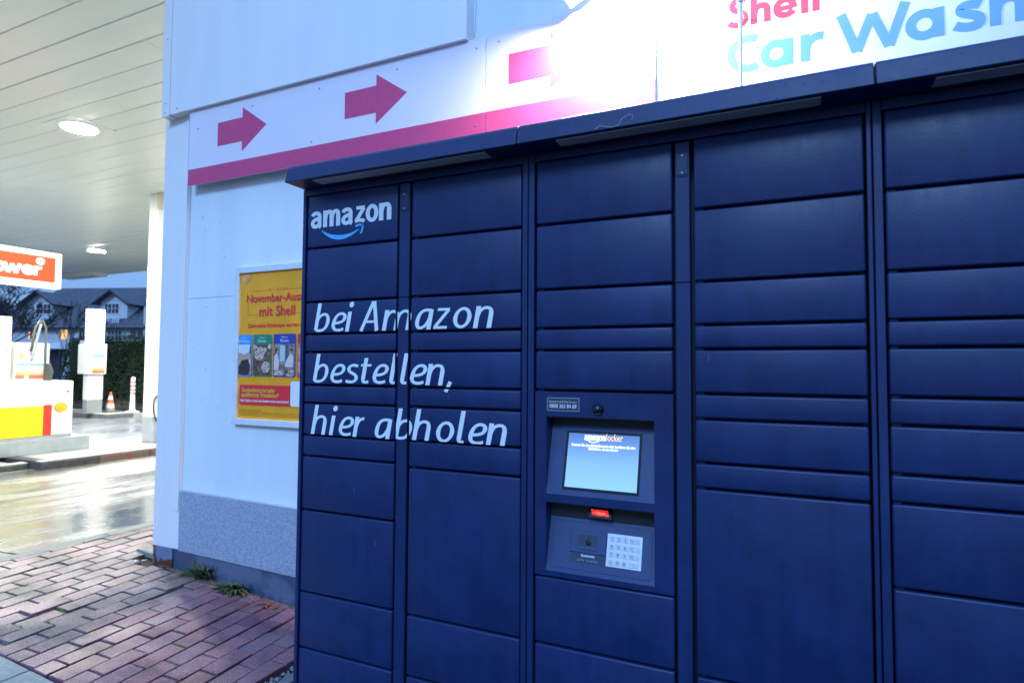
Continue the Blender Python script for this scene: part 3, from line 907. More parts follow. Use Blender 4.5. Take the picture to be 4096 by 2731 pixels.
for x0, x1, z in ((-2.888, -2.755, .4425), (-2.585, -2.32, .4425), (-2.90, -2.828, .302), (-2.525, -2.30, .302)):
    ln.add([(x0, PF, z), (x1, PF, z), (x1, PF, z + .0018), (x0, PF, z + .0018)], [(0, 1, 2, 3)])
ln.add([(-2.902, PF, .302), (-2.9, PF, .302), (-2.9, PF, .366), (-2.902, PF, .366)], [(0, 1, 2, 3)])
put('rule_line', ln, PINK, sheet, fix=False)
def rrect(x0, x1, z0, z1, r_, y, n=5):
    pts = []
    for cx0, cz0, a0 in ((x1 - r_, z1 - r_, 0), (x0 + r_, z1 - r_, 90), (x0 + r_, z0 + r_, 180), (x1 - r_, z0 + r_, 270)):
        for k in range(n + 1):
            a = R(a0 + 90 * k / n)
            pts.append((cx0 + r_ * math.cos(a), y, cz0 + r_ * math.sin(a)))
    return pts
def picture_mat(name, cols, sc, seed):
    if name in MATS: return MATS[name]
    m = bpy.data.materials.new(name)
    N, L, P = nodes_of(m)
    geo = N.new('ShaderNodeNewGeometry')
    mp = N.new('ShaderNodeMapping'); mp.inputs['Location'].default_value = (seed, seed * 2, seed)
    L.new(geo.outputs['Position'], mp.inputs['Vector'])
    t = N.new('ShaderNodeTexNoise'); t.inputs['Scale'].default_value = sc; t.inputs['Detail'].default_value = 4; t.inputs['Roughness'].default_value = .55
    L.new(mp.outputs[0], t.inputs['Vector'])
    rp = N.new('ShaderNodeValToRGB')
    rp.color_ramp.interpolation = 'EASE'
    n = len(cols)
    rp.color_ramp.elements[0].position = .30; rp.color_ramp.elements[0].color = (*cols[0], 1)
    rp.color_ramp.elements[1].position = .70; rp.color_ramp.elements[1].color = (*cols[-1], 1)
    for k in range(1, n - 1):
        e = rp.color_ramp.elements.new(.30 + .40 * k / (n - 1)); e.color = (*cols[k], 1)
    L.new(t.outputs[0], rp.inputs[0]); L.new(rp.outputs[0], P.inputs['Base Color'])
    P.inputs['Roughness'].default_value = .5
    MATS[name] = m
    return m
cards = [('Woche 1:', 'Wellness', -2.990, -2.862, (.03, .30, .68), [(.03, .015, .012), (.10, .045, .03), (.45, .30, .25), (.70, .66, .64)], 16),
         ('Woche 2:', 'Dinner', -2.852, -2.706, (.01, .22, .13), [(.04, .016, .012), (.10, .04, .03), (.16, .07, .05), (.10, .10, .03), (.40, .26, .20)], 34),
         ('Woche 3:', 'Reisen', -2.692, -2.522, (.02, .05, .32), [(.06, .045, .04), (.20, .14, .11), (.34, .26, .22), (.20, .22, .22)], 26),
         ('Woche 4:', 'Spa', -2.508, -2.34, (.55, .03, .05), [(.3, .1, .1), (.6, .4, .4)], 20)]
for a, b2, x0, x1, c, pic, sc in cards:
    x0c = max(x0, PXL + fw)
    card = put('card', MB().poly(rrect(x0c, x1, -.0585, .1855, .010, PF - .0004)), mat('card_' + b2, c, .5), sheet, fix=False)
    ptext(a, (x0 + x1) / 2, .163, .013, PWHITE, None, 'CENTER', y=PF - .0009)
    ptext(b2, (x0 + x1) / 2, .140, .024, PWHITE, None, 'CENTER', 0, y=PF - .0009)
    put('picture', MB().poly(rrect(x0c + .004, x1 - .006, -.052, .128, .005, PF - .0008)), picture_mat('pic_' + b2, pic, sc, x0), sheet, fix=False)
# crockery and figures on the cards, as plain shapes
dish = MB()
for cx0, cz0, r_ in ((-2.80, .075, .040), (-2.755, .095, .014), (-2.835, .11, .017), (-2.748, -.005, .032), (-2.72, .115, .014)):
    dish.disc((cx0, PF - .0011, cz0), (1, 0, 0), (0, 0, 1), r_, 20)
for cx0, cz0, rx, rz in ((-2.645, -.038, .036, .014), (-2.56, -.047, .030, .009), (-2.552, -.026, .022, .010)):
    dish.poly([(cx0 + rx * math.cos(R(k * 18)), PF - .0011, cz0 + rz * math.sin(R(k * 18))) for k in range(20)])
put('plate_print', dish, mat('plate_print', (.62, .52, .48), .5, col2=(.36, .17, .12), vs=60, thr=(.42, .56)), sheet, fix=False)
PB = PF - .0011
def pic(name, pts, col, y=PB):
    put(name, MB().poly([(p[0], y, p[1]) for p in pts]), mat(name + '_ink', col, .5), sheet, fix=False)
pic('window_print', [(-2.640, .03), (-2.590, .03), (-2.590, .120), (-2.640, .120)], (.42, .55, .58), PF - .0010)
pic('curtain_print', [(-2.600, .02), (-2.572, .02), (-2.572, .126), (-2.600, .126)], (.10, .09, .10), PF - .0011)
pic('robe_print', [(-2.684, -.02), (-2.650, -.02), (-2.645, .03), (-2.652, .066), (-2.668, .074), (-2.682, .06)], (.66, .55, .55), PF - .0013)
pic('robe_print', [(-2.602, .0), (-2.540, -.005), (-2.536, .055), (-2.552, .074), (-2.572, .060), (-2.592, .03)], (.66, .55, .55), PF - .0013)
pic('face_print', [(-2.668, .072), (-2.655, .070), (-2.652, .090), (-2.664, .094)], (.50, .27, .20), PF - .0014)
pic('face_print', [(-2.562, .070), (-2.548, .072), (-2.548, .090), (-2.561, .090)], (.50, .27, .20), PF - .0014)
pic('hair_print', [(-2.674, .066), (-2.664, .088), (-2.654, .094), (-2.662, .104), (-2.676, .098)], (.035, .02, .016), PF - .0016)
pic('hair_print', [(-2.563, .088), (-2.548, .090), (-2.540, .080), (-2.540, .098), (-2.552, .103), (-2.562, .098)], (.035, .02, .016), PF - .0016)
pic('towel_print', [(-2.968, .128), (-2.876, .128), (-2.880, .085), (-2.920, .070), (-2.968, .080)], (.70, .68, .70), PF - .0011)
pic('shoulder_print', [(-2.968, .078), (-2.920, .068), (-2.878, .084), (-2.870, .045), (-2.905, .040), (-2.968, .030)], (.52, .30, .22), PF - .0012)
pic('hair_print', [(-2.965, -.048), (-2.885, -.048), (-2.872, .002), (-2.890, .043), (-2.94, .035), (-2.968, -.005)], (.035, .02, .016), PF - .0014)
put('red_banner', MB().poly(rrect(-2.955, -2.30, -.2245, -.1085, .012, PF - .0004)), PRED, sheet, fix=False)
YEL = mat('poster_text_yellow', (.72, .50, .03), .5)
ptext('Gewinnchance bei jeder', -2.936, -.149, .033, YEL, .264, off=.0007, y=PF - .001)
ptext('qualifizierten Transaktion*', -2.939, -.177, .033, YEL, .30, off=.0007, y=PF - .001)
ptext('Shell ClubSmart Karte beim Bezahlen immer scannen lassen!', -2.943, -.2065, .021, PWHITE, .378, off=.0004, y=PF - .001)
put('white_card', MB().poly(rrect(-2.553, -2.36, -.225, -.083, .014, PF - .0007)), PWHITE, sheet, fix=False)
for k, w_ in enumerate((.18, .52, .56, .54)):
    ptext('Teilnahme und Bedingungen im Aktionszeitraum an dieser Station, solange der Vorrat reicht' if k else 'Teilnahmebedingungen', -2.954, -.2600 - .0095 * k, .010 if k else .013, mat('poster_small', (.25, .13, .01), .6), w_, y=PF - .0006)
# scallop emblem
def scallop(cx0, cz0, s, to3, n=7):
    pts = [(-.30, -.82), (.30, -.82), (.36, -.55), (.70, -.50)]
    out = list(pts)
    for k in range(n):
        a0 = -25 + 230 * k / n; a1 = -25 + 230 * (k + 1) / n
        for t in (0.0, .25, .5, .75):
            a = a0 + (a1 - a0) * t
            r_ = .92 + .09 * math.sin(math.pi * t)
            out.append((r_ * math.cos(R(a)) * 1.02, r_ * math.sin(R(a)) * .92 + .02))
    out += [(-.70, -.50), (-.36, -.55)]
    return [to3(cx0 + p[0] * s, cz0 + p[1] * s) for p in out]
put('emblem', MB().poly(scallop(-2.919, .5166, .024, lambda a, c: (a, PF - .0003, c))), PWHITE, sheet, fix=False)
put('emblem', MB().poly(scallop(-2.919, .5166, .020, lambda a, c: (a, PF - .0008, c))), PRED, sheet, fix=False)
put('emblem', MB().poly(scallop(-2.919, .5166, .0165, lambda a, c: (a, PF - .0013, c))), mat('poster_yellow2', (.93, .40, .008), .45), sheet, fix=False)

# ================================================================== PARCEL LOCKERS
FP = 1.65
GAPS = {'a': [.4285, .2330, .1170, .0525, -.0655, -.1295, -.2440, -.3180, -.5090, -.7970, -.9910, -1.19],
        'b': [.4285, .2330, .1170, .0525, -.0655, -.1290, -.2400, -.3270, -.8000, -.9930, -1.19],
        'c': [.4285, .2330, .1170, .0525, -.0655, -.6057, -.7990, -.9930, -1.19],
        'd': [.4285, .2330, .1170, .0525, -.0655, -.1320, -.2470, -.3135, -.7980, -.9930, -1.19],
        'e': [.4285, .2335, .1175, .0535, -.0625, -.1285, -.2425, -.3085, -.5045, -.7970, -.9930, -1.19]}
TOPZ, BOTZ = .6205, -1.26
def door(rect, parent, name='door'):
    x0, x1, z0, z1 = rect
    mb = MB().box(x0, x1, FP + .004, FP + .028, z0, z1)
    o = put(name, mb, NAVY, parent, bevel=.0055, seg=3)
    auto_smooth(o, 60)
    return o
def locker(x0, offs, cols, label, label_hint):
    x1 = x0 + .9005
    t = thing('locker_module', label, 'parcel locker', ((x0 + x1) / 2, FP + .3, -1.33), 'parcel locker modules')
    put('cabinet', MB().box(x0 + .001, x1 - .002, FP + .070, FP + .72, -1.34, .6485), NAVY_IN, t)
    frm = MB()
    a0, a1, p0, p1, b0, b1 = [x0 + v for v in offs]
    frm.box(x0 + .0008, a0 - .0035, FP, FP + .04, BOTZ - .02, .6480)
    frm.box(b1 + .0035, x1 - .0026, FP, FP + .04, BOTZ - .02, .6480)
    put('side_stile', MB().box(x0 + .0008, a0 - .0035, FP, FP + .04, BOTZ - .02, .6480), NAVY, t, bevel=.002)
    put('side_stile', MB().box(b1 + .0035, x1 - .0026, FP, FP + .04, BOTZ - .02, .6480), NAVY, t, bevel=.002)
    put('header', MB().box(a0 - .003, b1 + .003, FP + .0005, FP + .04, TOPZ + .002, .6478), NAVY, t, bevel=.002)
    put('base_rail', MB().box(a0 - .003, b1 + .003, FP + .0005, FP + .04, -1.34, BOTZ - .004), NAVY, t, bevel=.002)
    put('side_panel', MB().box(x0 - .0006, x0 + .0006, FP + .02, FP + .72, -1.34, .6480), NAVY, t)
    panels = []
    pi = put('pillar', MB().box(p0 + .0015, p1 - .0015, FP + .0042, FP + .03, BOTZ, .2315), NAVY, t, bevel=.002)
    panels.append((pi, (p0 + .0002, p1 - .0002, BOTZ, .2315)))
    pi = put('pillar', MB().box(p0 + .0015, p1 - .0015, FP + .0042, FP + .03, .2335, TOPZ - .002), NAVY, t, bevel=.002)
    pc = (p0 + p1) / 2
    hat = put('hatch', MB().box(pc - .0150, pc + .0150, FP + .0015, FP + .0044, .5255, .5875), NAVY, pi, bevel=.0008)
    ol = MB().poly(rrect(pc - .0182, pc + .0182, .5222, .5908, .005, FP + .0028))
    put('hatch_seam', ol, BLACKM, pi, fix=False)
    for z in (.580, .5325):
        put('hatch_screw', MB().tube([(pc, FP + .0005, z), (pc, FP + .003, z)], .0026, 10), SCREW, pi)
    for (c0, c1, key) in ((a0, a1, cols[0]), (b0, b1, cols[1])):
        zs = [TOPZ + .004] + GAPS[key] + [BOTZ - .004]
        for za, zb in zip(zs[:-1], zs[1:]):
            rect = (c0 + .0012, c1 - .0012, zb + .0030, za - .0032)
            if key == 'c' and abs(za + .0655) < 1e-6:
                console(t, rect)
                continue
            d_ = door(rect, t)
            panels.append((d_, (rect[0] + .0012, rect[1] - .0012, rect[2] + .0005, rect[3] - .0005)))
            if c0 == a0 or True:
                put('hinge_tab', MB().box(c0 + .006, c0 + .024, FP + .015, FP + .026, zb - .0030, zb + .0030), NAVY, t)
    # hood
    hx0, hx1 = x0, x1 - .003
    prof = [(FP + .73, .6492), (FP - .092, .6492), (FP - .080, .700), (FP - .074, .709), (FP - .064, .713), (FP + .73, .728)]
    hood = put('hood', MB().prism([(hx0, p[0], p[1]) for p in prof], (hx1 - hx0, 0, 0)), NAVY, t, bevel=.0025)
    s0, s1 = x0 + .116, x0 + .790
    put('light_strip', MB().box(s0, s1, FP - .077, FP - .028, .6455, .6487), DIFFUSER, hood, bevel=.001)
    dr = MB()
    for k in range(60):
        px = random.uniform(hx0 + .01, hx1 - .01)
        pz = .6525 + abs(random.gauss(0, .02)) if random.random() < .6 else random.uniform(.652, .698)
        if pz > .698: continue
        r_ = random.uniform(.0007, .0022)
        y0 = FP - .0921 + .012 * (pz - .6492) / .0508
        vs = [(px + r_ * math.cos(R(a * 60)), y0, pz + 1.2 * r_ * math.sin(R(a * 60))) for a in range(6)] + [(px, y0 - r_ * .7, pz - r_ * .2)]
        dr.add(vs, [(i, (i + 1) % 6, 6) for i in range(6)])
    wd_ = put('water_drops', dr, mat('water', (.012, .03, .09), .12, spec=.5), hood, smooth=True)
    wd_['kind'] = 'stuff'
    return t, panels

KEYM = mat('key_steel', (.55, .57, .60), .35, metal=.55)
PADM = mat('keypad_steel', (.62, .65, .70), .38, metal=.45, var=.06, vs=40)
INK = mat('ink', (.03, .035, .05), .5)
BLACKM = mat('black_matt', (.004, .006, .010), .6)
BLACK = mat('black_gloss', (.006, .007, .010), .15)
def console(t, rect):
    x0, x1, z0, z1 = rect
    a, b2 = -.6525, -.3370
    Y0 = FP + .004
    r1 = (-.1410, -.3660, FP + .061, -.1656)
    r2 = (-.3894, -.5872, FP + .050, -.4345)
    mb = MB()
    X = [x0, a, b2, x1]
    Zs = [z1, r1[0], r1[1], r2[0], r2[1], z0]
    # front plate with two openings, 18 mm thick
    for i in range(3):
        for j in range(5):
            if i == 1 and j in (1, 3):
                continue
            mb.add([(X[i], Y0, Zs[j + 1]), (X[i + 1], Y0, Zs[j + 1]), (X[i + 1], Y0, Zs[j]), (X[i], Y0, Zs[j])], [(0, 1, 2, 3)])
    mb.add([(x0, Y0, z0), (x0, Y0 + .024, z0), (x0, Y0 + .024, z1), (x0, Y0, z1)], [(0, 1, 2, 3)])
    mb.add([(x1, Y0, z0), (x1, Y0 + .024, z0), (x1, Y0 + .024, z1), (x1, Y0, z1)], [(3, 2, 1, 0)])
    mb.add([(x0, Y0, z1), (x1, Y0, z1), (x1, Y0 + .024, z1), (x0, Y0 + .024, z1)], [(0, 1, 2, 3)])
    mb.add([(x0, Y0, z0), (x1, Y0, z0), (x1, Y0 + .024, z0), (x0, Y0 + .024, z0)], [(3, 2, 1, 0)])
    for zt, zb, yd, zi in (r1, r2):
        mb.add([(a, Y0, zt), (b2, Y0, zt), (b2, yd, zt), (a, yd, zt)], [(0, 1, 2, 3)])            # soffit
        mb.add([(a, yd, zt), (b2, yd, zt), (b2, yd, zi), (a, yd, zi)], [(0, 1, 2, 3)])            # back
        for xw in (a, b2):
            mb.add([(xw, Y0, zt), (xw, yd, zt), (xw, yd, zi), (xw, Y0, zb)], [(0, 1, 2, 3)])      # cheeks
        mb.cur = 1
        mb.add([(a, yd, zi), (b2, yd, zi), (b2, Y0, zb), (a, Y0, zb)], [(0, 1, 2, 3)])            # sloping face
        mb.cur = 0
    # cabinet opening behind the recesses is clear: the cabinet front starts deeper
    con = put('console_panel', mb, [NAVY, NAVY_LIP], t, fix=False)
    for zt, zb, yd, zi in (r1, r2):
        put('recess_back_shade', MB().box(a + .001, b2 - .001, yd - .004, yd - .0005, zi - .004, zt - .001), BLACKM, t)  # black sheet over the back face: the recess shade put in as colour
        put('recess_soffit_shade', MB().box(a + .001, b2 - .001, Y0 + .003, yd - .005, zt - .0030, zt - .0008), BLACKM, t)  # black sheet under the soffit, the same shade painted in
    def face(r):
        zt, zb, yd, zi = r
        top = Vector((a, yd, zi)); bot = Vector((a, Y0, zb))
        e = (bot - top).normalized()
        nrm = Vector((1, 0, 0)).cross(e)
        if nrm.y > 0: nrm = -nrm
        return lambda u, v, k=0.0: tuple(top + Vector((1, 0, 0)) * u + e * v + nrm * k)
    f1, f2 = face(r1), face(r2)
    def plate(name, f, u0, u1, v0, v1, k0, k1, m, parent, bevel=0.0):
        pts = [f(u0, v1, k0), f(u1, v1, k0), f(u1, v0, k0), f(u0, v0, k0)]
        d_ = Vector(f(u0, v0, k1)) - Vector(f(u0, v0, k0))
        return put(name, MB().prism(pts, d_), m, parent, bevel)
    bz = plate('screen_bezel', f1, .0475, .2725, .0205, .1920, .0003, .0025, BLACK, t, .001)
    # display: lit screen, darker blue at the top
    m = bpy.data.materials.new('display_glow')
    N, L, P = nodes_of(m)
    geo = N.new('ShaderNodeNewGeometry'); sx_ = N.new('ShaderNodeSeparateXYZ'); L.new(geo.outputs['Position'], sx_.inputs[0])
    mr = N.new('ShaderNodeMapRange'); mr.inputs['From Min'].default_value = HC - .345; mr.inputs['From Max'].default_value = HC - .19
    L.new(sx_.outputs['Z'], mr.inputs['Value'])
    rp = N.new('ShaderNodeValToRGB')
    rp.color_ramp.elements[0].color = (.105, .23, .48, 1); rp.color_ramp.elements[1].color = (.032, .075, .21, 1)
    rp.color_ramp.elements.new(.45).color = (.085, .19, .42, 1)
    L.new(mr.outputs[0], rp.inputs[0])
    L.new(rp.outputs[0], P.inputs['Emission Color']); P.inputs['Emission Strength'].default_value = 1.2
    P.inputs['Base Color'].default_value = (.01, .01, .012, 1); P.inputs['Roughness'].default_value = .2
    dsp = put('display', MB().add([f1(.0555, .1845, .0028), f1(.2660, .1845, .0028), f1(.2660, .0278, .0028), f1(.0555, .0278, .0028)], [(0, 1, 2, 3)]), m, bz, fix=False)
    WL = mat('screen_white', (.8, .8, .8), .5, emit=(1, .97, .9), es=.55)
    OR = mat('screen_orange', (.8, .5, .2), .5, emit=(1, .55, .18), es=.42)
    on = lambda x, z, k: f1(x, -z, .0032)
    put('screen_lettering', font_text(MB(), 'amazon', .1040, -.0460, .029, on, .063, 'LEFT', .0007), WL, bz, fix=False)
    put('screen_lettering', font_text(MB(), 'locker', .1680, -.0460, .029, on, .049, 'LEFT', .0002), OR, bz, fix=False)
    sm = MB()
    for q in ribbon(path((.115, -.0475), (.125, -.0545, .140, -.0545, .149, -.0475)), .0022):
        sm.add([on(p[0], p[1], 0) for p in q], [(0, 1, 2, 3)])
    put('screen_smile', sm, WL, bz, fix=False)
    put('screen_lettering', font_text(MB(), 'Scannen Sie den Abhol-Barcode oder berühren Sie den', .0661, -.0652, .0102, on, .189, 'LEFT', .0003), WL, bz, fix=False)
    put('screen_lettering', font_text(MB(), 'Bildschirm, um zu starten', .1188, -.0742, .0102, on, .087, 'LEFT', .0003), WL, bz, fix=False)
    # help sticker
    st = put('help_sticker', MB().add([(-.6498, Y0 - .0006, -.1249), (-.5506, Y0 - .0006, -.1249), (-.5506, Y0 - .0006, -.0860), (-.6498, Y0 - .0006, -.0860)], [(0, 1, 2, 3)]), mat('sticker_grey', (.30, .34, .40), .5), t, fix=False)
    put('sticker_field', MB().add([(-.6480, Y0 - .0010, -.1231), (-.5524, Y0 - .0010, -.1231), (-.5524, Y0 - .0010, -.0878), (-.6480, Y0 - .0010, -.0878)], [(0, 1, 2, 3)]), mat('sticker_black', (.03, .04, .06), .5), st, fix=False)
    put('sticker_lettering', font_text(MB(), '0800 363 84 69', -.6420, -.1160, .0165, flat(Y0 - .0014), .083, 'LEFT', .0003), VINYL_GREY, st, fix=False)
    put('sticker_lettering', font_text(MB(), 'Brauchen Sie Hilfe? Rufen Sie uns an', -.6430, -.1005, .0085, flat(Y0 - .0014), .085), VINYL_GREY, st, fix=False)
    # camera dome
    dm = MB()
    prof = [(.0165, 0), (.0165, .003), (.0148, .004)] + [(.0148 * math.cos(R(k * 15)), .004 + .0125 * math.sin(R(k * 15))) for k in range(1, 6)] + [(.0008, .0166)]
    dm.lathe(prof, (0, 0, 0), 24)
    dm.v = [(-.4945 + p[0], Y0 - p[2], -.1162 + p[1]) for p in dm.v]
    dmo = put('camera_dome', dm, BLACK, t, smooth=True)
    # scanner window, glowing red
    SH = FP + .048
    sc = MB().prism([(-.533, SH - .012, -.402), (-.466, SH - .012, -.402), (-.461, SH - .026, -.4265), (-.527, SH - .026, -.4265)], (0, .016, .0))
    scn = put('scanner', sc, BLACK, t)
    gl = MB().add([(-.5235, SH - .0175, -.4050), (-.4735, SH - .0175, -.4050), (-.4690, SH - .0245, -.4200), (-.5185, SH - .0245, -.4200)], [(0, 1, 2, 3)])
    m = bpy.data.materials.new('scanner_glow')
    N, L, P = nodes_of(m)
    geo = N.new('ShaderNodeNewGeometry'); tn = N.new('ShaderNodeTexNoise'); tn.inputs['Scale'].default_value = 90
    mp = N.new('ShaderNodeMapping'); mp.inputs['Scale'].default_value = (.5, 1, 1.6)
    L.new(geo.outputs['Position'], mp.inputs[0]); L.new(mp.outputs[0], tn.inputs['Vector'])
    rp = N.new('ShaderNodeValToRGB')
    rp.color_ramp.elements[0].position = .35; rp.color_ramp.elements[0].color = (.16, .001, .003, 1)
    rp.color_ramp.elements[1].position = .68; rp.color_ramp.elements[1].color = (1, .18, .05, 1)
    rp.color_ramp.elements.new(.5).color = (.65, .008, .012, 1)
    L.new(tn.outputs[0], rp.inputs[0]); L.new(rp.outputs[0], P.inputs['Emission Color']); P.inputs['Emission Strength'].default_value = .75
    P.inputs['Base Color'].default_value = (.1, 0, 0, 1)
    put('scanner_window', gl, m, scn, fix=False)
    # lower insert: reader, braille label, keypad
    seam = MB().poly([f2(.0120, .1475, .0003), f2(.3035, .1475, .0003), f2(.3035, .0150, .0003), f2(.0120, .0150, .0003)])
    put('insert_seam', seam, NAVY_IN, t, fix=False)
    ins = plate('insert_plate', f2, .0130, .3025, .0160, .1465, .0001, .0010, NAVY_LIP, t, .0003)
    rd = plate('reader_plate', f2, .0675, .1742, .0385, .0990, .0008, .0040, NAVY_LIP, t, .0015)
    plate('reader_window', f2, .0905, .1505, .0478, .0795, .0041, .0044, mat('window_dark', (.018, .028, .06), .4), rd)
    plate('reader_lip', f2, .0885, .1525, .0800, .0900, .0041, .0060, NAVY_LIP, rd, .0008)
    jk = MB(); jk.lathe([(.0088, 0), (.0088, .002), (.006, .003)], (0, 0, 0), 18)
    jk.v = [f2(.1225 + p[0], .0685 + p[1], .0044 + p[2]) for p in jk.v]
    put('audio_socket', jk, BLACK, rd)
    hp = MB()
    for q in ribbon(arc(.1225, .0545, .0050, .0042, 0, 360, 20), .0011):
        hp.add([f2(p[0], p[1], .0047) for p in q], [(0, 1, 2, 3)])
    put('headphone_mark', hp, BLACK, rd, fix=False)
    lb = plate('voice_label', f2, .0690, .1755, .0995, .1270, .0011, .0014, mat('label_blue', (.017, .030, .075), .55), t)
    on2 = lambda x, z, k: f2(x, -z, .0018)
    put('label_lettering', font_text(MB(), 'Sprachmodus', .1031, -.1085, .0090, on2, .0400, 'LEFT', .0003), VINYL_GREY, lb, fix=False)
    br = MB()
    for k in range(13):
        for dx in (0, .0016):
            for dz in (0, .0018, .0036):
                if random.random() < .5 and k != 5:
                    br.disc(f2(.0925 + k * .0047 + dx, .1165 + dz, .0017), (1, 0, 0), Vector(f2(0, 1)) - Vector(f2(0, 0)), .0006, 6)
    put('braille_dots', br, VINYL_GREY, lb, fix=False)
    pad = plate('keypad', f2, .1768, .2770, .0366, .1260, .0008, .0038, PADM, t, .0012)
    dg = MB()
    for rI, row in enumerate(('123', '456', '789', '*0#')):
        v = .0504 + .0209 * rI
        for cI, ch in enumerate(row):
            u = .1910 + .0191 * cI
            plate('key', f2, u - .0071, u + .0071, v - .0075, v + .0075, .0038, .0054, KEYM, pad, .0012)
            font_text(dg, ch, u, -(v + .0040 if ch != '*' else v + .0065), .0118, lambda x, z, k: f2(x, -z, .0057), None, 'CENTER', .0001)
        u = .2558
        plate('key', f2, u - .0140, u + .0140, v - .0075, v + .0075, .0038, .0054, KEYM, pad, .0012)
        if rI < 3:
            font_text(dg, ('Best', 'Korr', 'Abbr')[rI], u - .0120, -(v + .0005), .0066, lambda x, z, k: f2(x, -z, .0057), .0105)
            mk = ((.01, .12, .05), (.55, .36, .02), (.45, .02, .05))[rI]
            put('key_bar', MB().add([f2(u - .012, v + .0042, .0057), f2(u - .001, v + .0042, .0057), f2(u - .001, v + .0030, .0057), f2(u - .012, v + .0030, .0057)], [(0, 1, 2, 3)]), mat('bar%d' % rI, mk, .5), pad, fix=False)
        sy_ = (arc(u + .0068, v, .0032, .0032, 0, 360, 16), [(u + .0095, v - .003), (u + .0050, v), (u + .0095, v + .003)], [(u + .004, v - .003), (u + .010, v + .003)],
               [(u + .004, v - .0035), (u - .003, v), (u + .004, v + .0035), (u + .004, v - .0035)])[rI]
        for q in ribbon(sy_, .0006):
            dg.add([f2(p[0], p[1], .0057) for p in q], [(0, 1, 2, 3)])
    put('key_digits', dg, INK, pad, fix=False)
    return con

o1 = [.0185, .4185, .4245, .4685, .4750, .8780]
o2 = [.0235, .4278, .4335, .4748, .4822, .8840]
L1, pan1 = locker(-1.6125, o1, 'ab', 'dark blue parcel locker module with white amazon lettering, beside the yellow poster', 1)
L2, pan2 = locker(-.7120, o2, 'cd', 'dark blue parcel locker module with the touch screen and keypad', 2)
L3, pan3 = locker(.1885, o2, 'ed', 'plain dark blue parcel locker module under the Car Wash words', 3)

# vinyl words across the doors of the first module
YV = FP + .004 - .0006
txt = MB()
SHR, XS, WT = .19, 1.18, .234
stroke_text(txt, HUM, list(zip('bei', (-1.5520, -1.4745, -1.4090))) + [('A', -1.3455)] + list(zip('mazon', (-1.2510, -1.1215, -1.0475, -.9785, -.9005))), .1235, .0690, flat(YV), WT, SHR, XS, .00004, .42)
stroke_text(txt, HUM, list(zip('bestellen,', (-1.5530, -1.4755, -1.4085, -1.3440, -1.2915, -1.2205, -1.1765, -1.1390, -1.0745, -.9960))), -.0575, .0690, flat(YV), WT, SHR, XS, .00004, .42)
stroke_text(txt, HUM, list(zip('hierabholen', (-1.5560, -1.4730, -1.4335, -1.3685, -1.2785, -1.1965, -1.1240, -1.0375, -.9580, -.9180, -.8520))), -.2395, .0690, flat(YV), WT, SHR, XS, .00004, .42)
logo = MB()
stroke_text(logo, LOGO, list(zip('amazon', (-1.5735, -1.5155, -1.4325, -1.3735, -1.3250, -1.2680))), .5012, .0600, flat(YV), .30, 0, 1.13, .00004, .25)
smile = MB()
sm_pts = path((-1.5240, .4895), (-1.492, .455, .0, .0, 0, 0)) if False else bez((-1.5240, .4900), (-1.480, .4520), (-1.410, .4480), (-1.3560, .4810), 20)
for i in range(20):
    w0 = .003 + .013 * math.sin(math.pi * min(1, (i + .6) / 20) ** 1.0); w1 = .003 + .013 * math.sin(math.pi * min(1, (i + 1.6) / 20.6))
    a, b2 = sm_pts[i], sm_pts[i + 1]
    smile.add([(a[0], YV, a[1] - w0 / 2), (b2[0], YV, b2[1] - w1 / 2), (b2[0], YV, b2[1] + w1 / 2), (a[0], YV, a[1] + w0 / 2)], [(0, 1, 2, 3)])
for q in ribbon(path((-1.3715, .4905), (-1.362, .4965, -1.350, .4965, -1.3405, .4935)), .0075) + ribbon(path((-1.3425, .4965), (-1.3385, .486, -1.342, .473, -1.3490, .4640)), .0075):
    smile.add([(p[0], YV - .0001, p[1]) for p in q], [(0, 1, 2, 3)])
for o, rect in pan1:
    clip_put('lettering', txt, VINYL, o, rect)
    if rect[2] > .40:
        clip_put('logo_lettering', logo, VINYL_GREY, o, rect)
        clip_put('logo_smile', smile, SMILE, o, rect)
# a few scuffs on the doors
sc_m = mat('scuff', (.25, .30, .42), .6)
for o, rect in pan2 + pan1[4:]:
    if random.random() < .35:
        sx0 = random.uniform(rect[0] + .02, rect[1] - .02); sz0 = random.uniform(rect[2] + .02, rect[3] - .02)
        l_ = random.uniform(.006, .03)
        dx = random.uniform(-.004, .004)
        mb = MB()
        mb.add([(sx0, YV, sz0), (sx0 + .0007, YV, sz0), (sx0 + dx + .0005, YV, sz0 + l_), (sx0 + dx, YV, sz0 + l_)], [(0, 1, 2, 3)])
        put('scuff_mark', mb, sc_m, o, fix=False)
# loose thread caught on the hood
th = MB().tube([(-.475, FP - .093, .652), (-.460, FP - .095, .660), (-.445, FP - .096, .655), (-.425, FP - .096, .650), (-.408, FP - .097, .652), (-.398, FP - .097, .668), (-.380, FP - .096, .678), (-.368, FP - .095, .674), (-.372, FP - .094, .662)], .00045, 5)
tag(put('thread', th, mat('thread', (.6, .6, .6), .7)), 'loose pale thread caught on the locker hood', 'thread')

